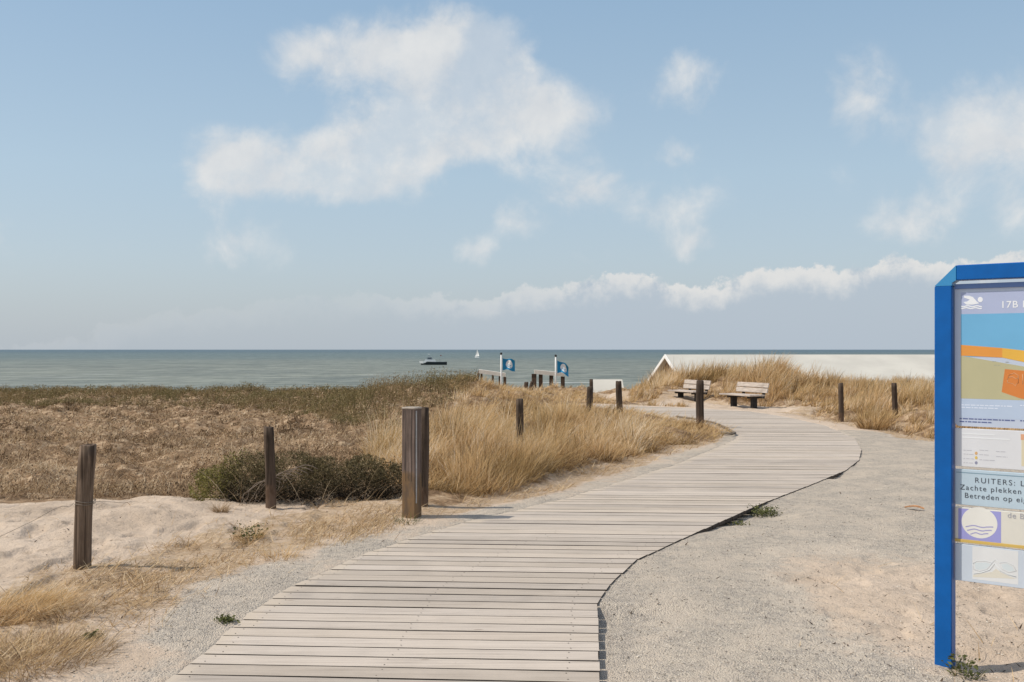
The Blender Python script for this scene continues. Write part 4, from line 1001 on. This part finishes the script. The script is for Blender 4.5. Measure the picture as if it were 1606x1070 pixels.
def lines(name, par, rows, c, lift, h=1.2, gaps=True, seed=1):
    rr = random.Random(seed); mb = MB()
    for pxl, py, pxr in rows:
        x0, z = S(pxl, py, YP); x1 = S(pxr, py, YP)[0]; hh = h * SY / F / 2; x = x0
        while x < x1:
            w_ = rr.uniform(.008, .026) if gaps else x1 - x0
            mb.poly([(x, z + hh), (min(x + w_, x1), z + hh), (min(x + w_, x1), z - hh), (x, z - hh)], YP - lift * LK, YP - lift * LK + .001); x += w_ + .004
    return mb.build(name, paint(name, c), par)
inkwhite = paint('white_print', (.80, .82, .85)); ink = paint('dark_print', (.07, .08, .10)); inkgrey = paint('grey_print', (.38, .38, .42))
# panel 1: map of the beach
p, z1, z0 = panel('map_panel', 1500, 446, 668, (.50, .56, .68), rounded=True)
MB().box(hb + .006, BW - hb - .006, YP - .008, YP - .0005, z1 - .024, z1, .002).build('panel_rim', paint('rim_blue', (.12, .20, .42)), p)
strip('header_band', p, 1507, 459, 493, (.41, .46, .64), .0022)
# swimmer pictogram
def pic(pts): return [(px, py) for px, py in pts]
sw = MB()
body = [(1512, 464), (1520, 464), (1526, 466), (1532, 473), (1536, 476), (1526, 478), (1516, 478), (1511, 474), (1517, 473), (1521, 470), (1512, 467)]
sw.poly([S(a, b, YP) for a, b in body], YP - .006 * LK, YP - .006 * LK + .0012)
sw.poly([S(1537.5 + 4.0 * math.cos(t), 470 + 4.2 * math.sin(t), YP) for t in [2 * math.pi * i / 14 for i in range(14)]], YP - .006 * LK, YP - .006 * LK + .0012)
for r_ in range(2):
    top = [(1507 + 3 * i, 479.5 + 3 * r_ + .8 * math.sin(i * 1.3 + r_)) for i in range(12)]
    sw.poly([S(a, b, YP) for a, b in top + [(a, b + 1.9) for a, b in top[::-1]]], YP - .006 * LK, YP - .006 * LK + .0012)
sw.build('swimmer_pictogram', inkwhite, p)
txt('beach_number', p, '17B R', 1569, 483, 10.5, inkwhite, spacing=1.12, bold=.0006)
strip('map_sky', p, 1507, 493, 560, (.16, .42, .66), .0024)
sheet('map_sand', p, [(1507, 558), (1606, 575), (1640, 582), (1700, 596), (1700, 640), (1640, 629), (1507, 625)], (.47, .44, .27), .0038)
sheet('map_orange_band', p, [(1507, 541), (1572, 546), (1572, 561), (1507, 558)], (.72, .30, .06), .0052)
sheet('map_yellow_band', p, [(1572, 546), (1606, 550), (1700, 566), (1700, 590), (1606, 568), (1572, 561)], (.74, .43, .07), .0052)
oz = sheet('map_orange_block', p, [(1576, 579), (1620, 583), (1640, 585), (1640, 622), (1606, 626), (1600, 625), (1571, 615)], (.62, .21, .05), .0052)
ol = MB()
def outline(pts, w=.0018, closed=True):
    q = [S(a, b, YP) for a, b in pts]; q = q + [q[0]] if closed else q
    ol.tube([(a, YP - .0068 * LK, b) for a, b in q], w / 2, 5)
outline([(1580, 596), (1583, 588), (1591, 585), (1597, 589), (1597, 601), (1594, 602), (1593, 606), (1589, 602), (1580, 600)])
outline([(1582, 592), (1588, 591), (1593, 594), (1597, 593)], closed=False); outline([(1604, 587), (1604, 603)], closed=False)
ol.build('pictogram_lines', paint('pale_orange_line', (.72, .48, .28)), oz)
lines('map_caption_dots', p, [(1556, 567, 1562), (1577, 568, 1582), (1559, 573, 1568)], (.36, .36, .27), .0054, .9)
strip('caption_band', p, 1507, 625, 655, (.45, .54, .69), .0022)
lines('caption_white_lines', p, [(1508, 635, 1588), (1508, 639, 1565), (1600, 636, 1640)], (.66, .72, .84), .0040, 1.6)
lines('caption_small_print', p, [(1505, 656.5, 1592), (1505, 661, 1555), (1600, 660, 1640)], (.10, .13, .30), .0040, 1.7)
# panel 2: opening information
p, z1, z0 = panel('notice_panel', 1500, 671.5, 731, (.66, .67, .70))
lines('pale_lines', p, [(1509, 680, 1560), (1509, 686, 1584)], (.74, .76, .78), .0036, 1.8, False)
lines('small_print', p, [(1511, 706, 1525), (1536, 706, 1551), (1562, 708, 1578), (1511, 712, 1527), (1536, 713, 1551), (1511, 719, 1527), (1536, 721, 1560), (1511, 725.5, 1526), (1562, 716, 1580)], (.48, .48, .52), .0036, .9)
for nm, py, c in (('orange_mark', 711, (.62, .38, .18)), ('yellow_mark', 718, (.66, .47, .12)), ('grey_dot', 726, (.25, .26, .36))):
    MB().poly([S(1531 + 2.2 * math.cos(t), py + 2.6 * math.sin(t), YP) for t in [2 * math.pi * i / 10 for i in range(10)]], YP - .004 * LK, YP - .004 * LK + .0012).build(nm, paint(nm, c), p)
strip('side_strip', p, 1602, 684, 731, (.64, .58, .42), .0030, 1622); strip('side_mark', p, 1601, 681, 690, (.66, .36, .22), .0046, 1608)
# panel 3: riders notice
p, z1, z0 = panel('riders_panel', 1500, 735.5, 791, (.45, .555, .64))
lines('top_shadow_line', p, [(1500, 740.5, 1700)], (.20, .30, .38), .0026, 1.4, False)  # dark strip painted for the shadow line along the panel top
txt('riders_heading', p, 'RUITERS: LET OP', 1528.5, 757, 8.4, ink, spacing=1.28, bold=-.0001)
txt('riders_line', p, 'Zachte plekken', 1505.5, 767.5, 8.2, ink, spacing=1.22, bold=.0)
txt('riders_line', p, 'Betreden op eigen', 1512.5, 780.5, 8.2, ink, spacing=1.18, bold=.0)
# panel 4: award panel
p, z1, z0 = panel('award_panel', 1500, 795, 848, (.66, .64, .58))
lq = strip('logo_square', p, 1503, 797, 846, (.31, .31, .62), .0022, 1570)
lx, lz = S(1536, 820, YP); rx_, rz2 = .080, .075
circ = [(lx + rx_ * math.cos(t), lz + rz2 * math.sin(t)) for t in [2 * math.pi * i / 40 for i in range(40)]]
cd = MB().poly(circ, YP - .0040 * LK, YP - .0040 * LK + .0012).build('logo_disc', paint('logo_white', (.72, .71, .67)), lq)
wv = MB()
for r_ in range(3):
    w0 = [.062, .055, .040][r_]; zz0 = lz - .018 - .017 * r_
    top = [(lx - w0 + 2 * w0 * i / 16, zz0 + .005 * math.sin(i * .55 - 1.2) + (.012 - .0025 * abs(i - 12)) * (1 if i > 7 else 0) * .6) for i in range(17)]
    wv.poly(top + [(a, b - .0055) for a, b in top[::-1]], YP - .0054 * LK, YP - .0054 * LK + .0012)
wv.build('logo_waves', paint('logo_line', (.34, .33, .55)), cd)
txt('award_name', p, 'de Blauwe Vlag', 1580, 812, 8.5, inkgrey, spacing=1.1)
MB().box(hb + .006, BW - hb - .006, YP - .004, YP - .0005, z0 - .004, z0 + .011, .001).build('yellow_bar', paint('yellow_trim', (.60, .42, .12)), p)
# panel 5: coast drawing
p, z1, z0 = panel('coast_panel', 1500, 852.5, 910, (.54, .60, .68))
strip('drawing_field', p, 1525, 857, 908, (.69, .70, .71), .0022, 1597)
dl = MB(); 
def dline(pts, w): dl.tube([(a, YP - .0036 * LK, b) for a, b in [S(px, py, YP) for px, py in pts]], w / 2, 5)
dline([(1526, 884), (1532, 880), (1545, 880), (1556, 883), (1561, 878), (1567, 883), (1578, 882), (1590, 888), (1594, 896)], .002)
dline([(1527, 900), (1540, 898), (1552, 894), (1560, 884), (1568, 895), (1580, 901), (1594, 905)], .003)
dline([(1526, 884), (1527, 893), (1536, 896), (1548, 893), (1556, 883)], .0018); dline([(1567, 883), (1571, 893), (1582, 898), (1593, 896)], .0018)
dl.build('drawing_lines', paint('drawing_blue_grey', (.60, .63, .64)), p)
sd = MB(); sd.poly([S(a, b, YP) for a, b in [(1526, 902), (1543, 899), (1556, 897), (1562, 892), (1570, 898), (1583, 904), (1595, 908), (1526, 905)]], YP - .0034 * LK, YP - .0034 * LK + .0012); sd.build('drawing_beach', paint('drawing_sand', (.66, .63, .55)), p)
sd = MB(); sd.poly([S(a, b, YP) for a, b in [(1529, 883), (1545, 882), (1554, 885), (1547, 892), (1536, 894), (1529, 892)]], YP - .0034 * LK, YP - .0034 * LK + .0012); sd.poly([S(a, b, YP) for a, b in [(1570, 885), (1579, 884), (1588, 889), (1591, 895), (1582, 896), (1573, 892)]], YP - .0034 * LK, YP - .0034 * LK + .0012)
sd.build('drawing_water', paint('drawing_pale_blue', (.62, .68, .71)), p)

# ------------------------------------------------------------------ camera
cam = bpy.data.cameras.new('Camera'); co = bpy.data.objects.new('Camera', cam); col.objects.link(co); scn.camera = co
cam.sensor_width = 36; cam.lens = F / 1606 * 36; cam.shift_y = 13.0 / 1606; cam.clip_end = 90000; cam.clip_start = .05
co.location = (0, 0, EYE); co.rotation_euler = (R(90), 0, 0)

# ------------------------------------------------------------------ sun
sd_ = bpy.data.lights.new('Sun', 'SUN'); so = bpy.data.objects.new('Sun', sd_); col.objects.link(so)
sd_.energy = 3.55; sd_.angle = R(.53); sd_.color = (1, .925, .81)
from mathutils import Vector
hz = Vector((SUN_DIR[0], SUN_DIR[1], 0)).normalized(); sv = hz * math.cos(R(SUN_EL)) + Vector((0, 0, math.sin(R(SUN_EL))))
so.rotation_euler = sv.to_track_quat('Z', 'Y').to_euler()

# ------------------------------------------------------------------ sky with clouds
w = bpy.data.worlds.new('World'); scn.world = w; w.use_nodes = True; nt = w.node_tree; nt.nodes.clear(); n = N(nt)
out = n('OutputWorld'); bg = n('Background'); nt.links.new(bg.outputs[0], out.inputs[0]); SKY = .12; bg.inputs[1].default_value = SKY
sky = n('TexSky', sky_type='NISHITA'); sky.sun_disc = False; sky.sun_elevation = R(SUN_EL); sky.sun_rotation = math.atan2(SUN_DIR[0], SUN_DIR[1]) % (2 * math.pi)
sky.altitude = 0; sky.air_density = 1.0; sky.dust_density = 1.0; sky.ozone_density = 1.2
d = n('TexCoord').outputs['Generated']; sp = n('SeparateXYZ'); nt.links.new(d, sp.inputs[0])
az = n.math('ARCTAN2', sp.outputs[0], sp.outputs[1]); el = n.math('ARCSINE', sp.outputs[2])
wn = n.noise(d, 7, 5, .62); wsep = n('SeparateColor'); nt.links.new(wn.outputs['Color'], wsep.inputs[0])
wn2 = n.noise(d, 26, 4, .6); wsep2 = n('SeparateColor'); nt.links.new(wn2.outputs['Color'], wsep2.inputs[0])
azw = n.math('ADD', az, n.math('ADD', n.math('MULTIPLY', n.math('SUBTRACT', wsep.outputs[0], .5), .09), n.math('MULTIPLY', n.math('SUBTRACT', wsep2.outputs[0], .5), .028)))
elw = n.math('ADD', el, n.math('ADD', n.math('MULTIPLY', n.math('SUBTRACT', wsep.outputs[1], .5), .055), n.math('MULTIPLY', n.math('SUBTRACT', wsep2.outputs[1], .5), .020)))
cv = n('CombineXYZ'); nt.links.new(azw, cv.inputs[0]); nt.links.new(elw, cv.inputs[1])
def ang(px, py):
    u = (px - CX) / F; v = (HY - py) / F; a = math.atan(u); return a, math.atan(v * math.cos(a))
BLOBS = [  # photo direction, half widths, strength
    (455, 92, 85, 34, .75), (560, 98, 80, 40, .8), (650, 85, 90, 50, 1.0), (740, 95, 90, 60, .9), (650, 170, 95, 55, .75), (700, 215, 110, 45, .75), (800, 190, 100, 60, .85), (880, 170, 80, 36, .5),
    (600, 245, 110, 45, .9), (500, 265, 100, 42, .95), (400, 262, 110, 42, .95), (360, 270, 60, 30, .6), (780, 40, 60, 30, .25),
    (1080, 145, 46, 44, .58), (1110, 100, 70, 22, .4), (1345, 165, 48, 60, .95), (1495, 215, 56, 78, 1.05), (1575, 190, 70, 66, 1.0), (1640, 210, 60, 60, .8), (1590, 325, 42, 42, .8),
    (925, 300, 44, 30, .85), (1062, 250, 36, 20, .8), (810, 342, 48, 26, .85), (400, 378, 62, 40, .9), (5, 388, 38, 28, .9), (742, 390, 32, 22, .8), (1040, 330, 62, 34, .66), (1450, 345, 80, 36, .75), (1085, 388, 46, 18, .7),
    (1180, 300, 90, 30, .2), (1290, 280, 60, 25, .25), (180, 380, 60, 20, .2), (925, 400, 40, 18, .35)]
dens = None
for px, py, rx_, ry_, s_ in BLOBS:
    a, e_ = ang(px, py); k = math.cos(a) ** 2
    v1 = n.vmath('SUBTRACT', cv.outputs[0], (a, e_, 0)).outputs[0]
    v2 = n.vmath('MULTIPLY', v1, (F / rx_ / max(k, .6) * .92, F / ry_ * .92, 0)).outputs[0]
    q = n.vmath('DOT_PRODUCT', v2, v2).outputs['Value']
    gss = n.math('MULTIPLY', n.math('EXPONENT', n.math('MULTIPLY', q, -1.0)), s_)
    dens = gss if dens is None else n.math('ADD', dens, gss)
nz1 = n.noise(d, 13, 9, .60, .3).outputs[0]; nzs = n.noise(n.vmath('ADD', d, (-.012, 0, .018)).outputs[0], 13, 5, .55, .3).outputs[0]
dd = n.math('MULTIPLY', n.math('ADD', dens, n.math('MULTIPLY', n.math('SUBTRACT', nz1, .5), 2.4)), 1.0)
cover = n.math('MULTIPLY', n.mapr(dd, .24, 1.25), n.mapr(dens, .05, .36))
# bank of distant cumulus low over the sea, its top climbing to the right
tops = [(300, 490), (500, 462), (620, 458), (700, 466), (850, 445), (940, 438), (1010, 432), (1080, 442), (1180, 424), (1260, 412), (1330, 420), (1410, 393), (1480, 408), (1560, 396), (1700, 392)]
rc = n('FloatCurve'); cm = rc.mapping.curves[0]
azn = n.math('MULTIPLY_ADD', azw, 1 / 1.2, .5)
while len(cm.points) < len(tops): cm.points.new(.5, .5)
for i, (px, py) in enumerate(tops):
    a, e_ = ang(px, py); cm.points[i].location = (a / 1.2 + .5, e_ / .3)
rc.mapping.update(); nt.links.new(azn, rc.inputs['Value'])
topel = n.math('MULTIPLY', rc.outputs[0], .3)
el2 = n.math('ADD', el, n.math('ADD', n.math('MULTIPLY', n.math('SUBTRACT', n.noise(d, 20, 6, .62).outputs[0], .5), .042), n.math('MULTIPLY', n.math('SUBTRACT', n.noise(d, 60, 5, .65).outputs[0], .5), .024)))
below = n.math('SUBTRACT', topel, el2)
bank = n.math('MULTIPLY', n.mapr(below, 0.0, .005), n.mapr(below, .030, .006))
bank = n.math('MULTIPLY', bank, n.mapr(azw, ang(480, 0)[0], ang(1150, 0)[0], .10, .95))
bank = n.math('MULTIPLY', bank, n.mapr(n.noise(d, 24, 6, .65).outputs[0], .31, .49))
# colours, in the sky's own physical units
K = 1.0 / SKY
hsv = n('HueSaturation'); hsv.inputs['Saturation'].default_value = .92; hsv.inputs['Value'].default_value = 1.0; nt.links.new(sky.outputs[0], hsv.inputs['Color'])
base = n.mix(1.0, hsv.outputs[0], (1.05, 1.02, 1.03), 'MULTIPLY')
elr = n.ramp(n.math('MULTIPLY', el, 1.0, clamp=True), [(0, (.43, .485, .535)), (.08, (.43, .52, .59)), (.17, (.41, .54, .635)), (.34, (.30, .455, .61)), (1, (.12, .22, .44))])
elk = n.vmath('SCALE', elr); elk.inputs['Scale'].default_value = K
base = n.mix(.70, base, elk.outputs[0])
hzf = n.mapr(el, .10, -.01); 
base = n.mix(n.math('MULTIPLY', hzf, .6), base, tuple(c * K for c in (.42, .475, .53)))
light = n.math('MULTIPLY_ADD', n.math('SUBTRACT', nz1, nzs), 2.0, .6, clamp=True)
ccol = n.mix(light, tuple(c * K for c in (.57, .60, .635)), tuple(c * K for c in (.74, .74, .73)))
c1_ = n.mix(n.math('MULTIPLY', n.math('MULTIPLY', cover, .90), n.mapr(n.noise(d, 10, 7, .62).outputs[0], .38, .58, .52, 1.0)), base, ccol)
under = n.math('MULTIPLY', n.mapr(below, .0, .012), n.mapr(azw, ang(440, 0)[0], ang(1000, 0)[0], .2, .75))
c2_ = n.mix(under, c1_, tuple(c * K for c in (.425, .49, .565)))
over = n.math('MAXIMUM', n.mapr(el, .42, .62), n.mapr(n.math('ABSOLUTE', az), .75, 1.05))  # unseen clouds overhead and behind, added to make the ambient light less blue
over = n.math('MULTIPLY', over, n.mapr(n.noise(d, 3.2, 7, .6, .3).outputs[0], .44, .60, 0, .85))
over = n.math('MULTIPLY', over, n.mapr(el, .01, .12))
c2_ = n.mix(over, c2_, tuple(c * K for c in (.74, .73, .70)))
c3 = n.mix(bank, c2_, tuple(c * K for c in (.69, .69, .68)))
nt.links.new(c3, bg.inputs[0])

scn.view_settings.view_transform = 'Standard'; scn.view_settings.look = 'None'; scn.view_settings.exposure = .12; scn.view_settings.gamma = 1
scn.cycles.max_bounces = 6; scn.cycles.diffuse_bounces = 3; scn.cycles.transparent_max_bounces = 4
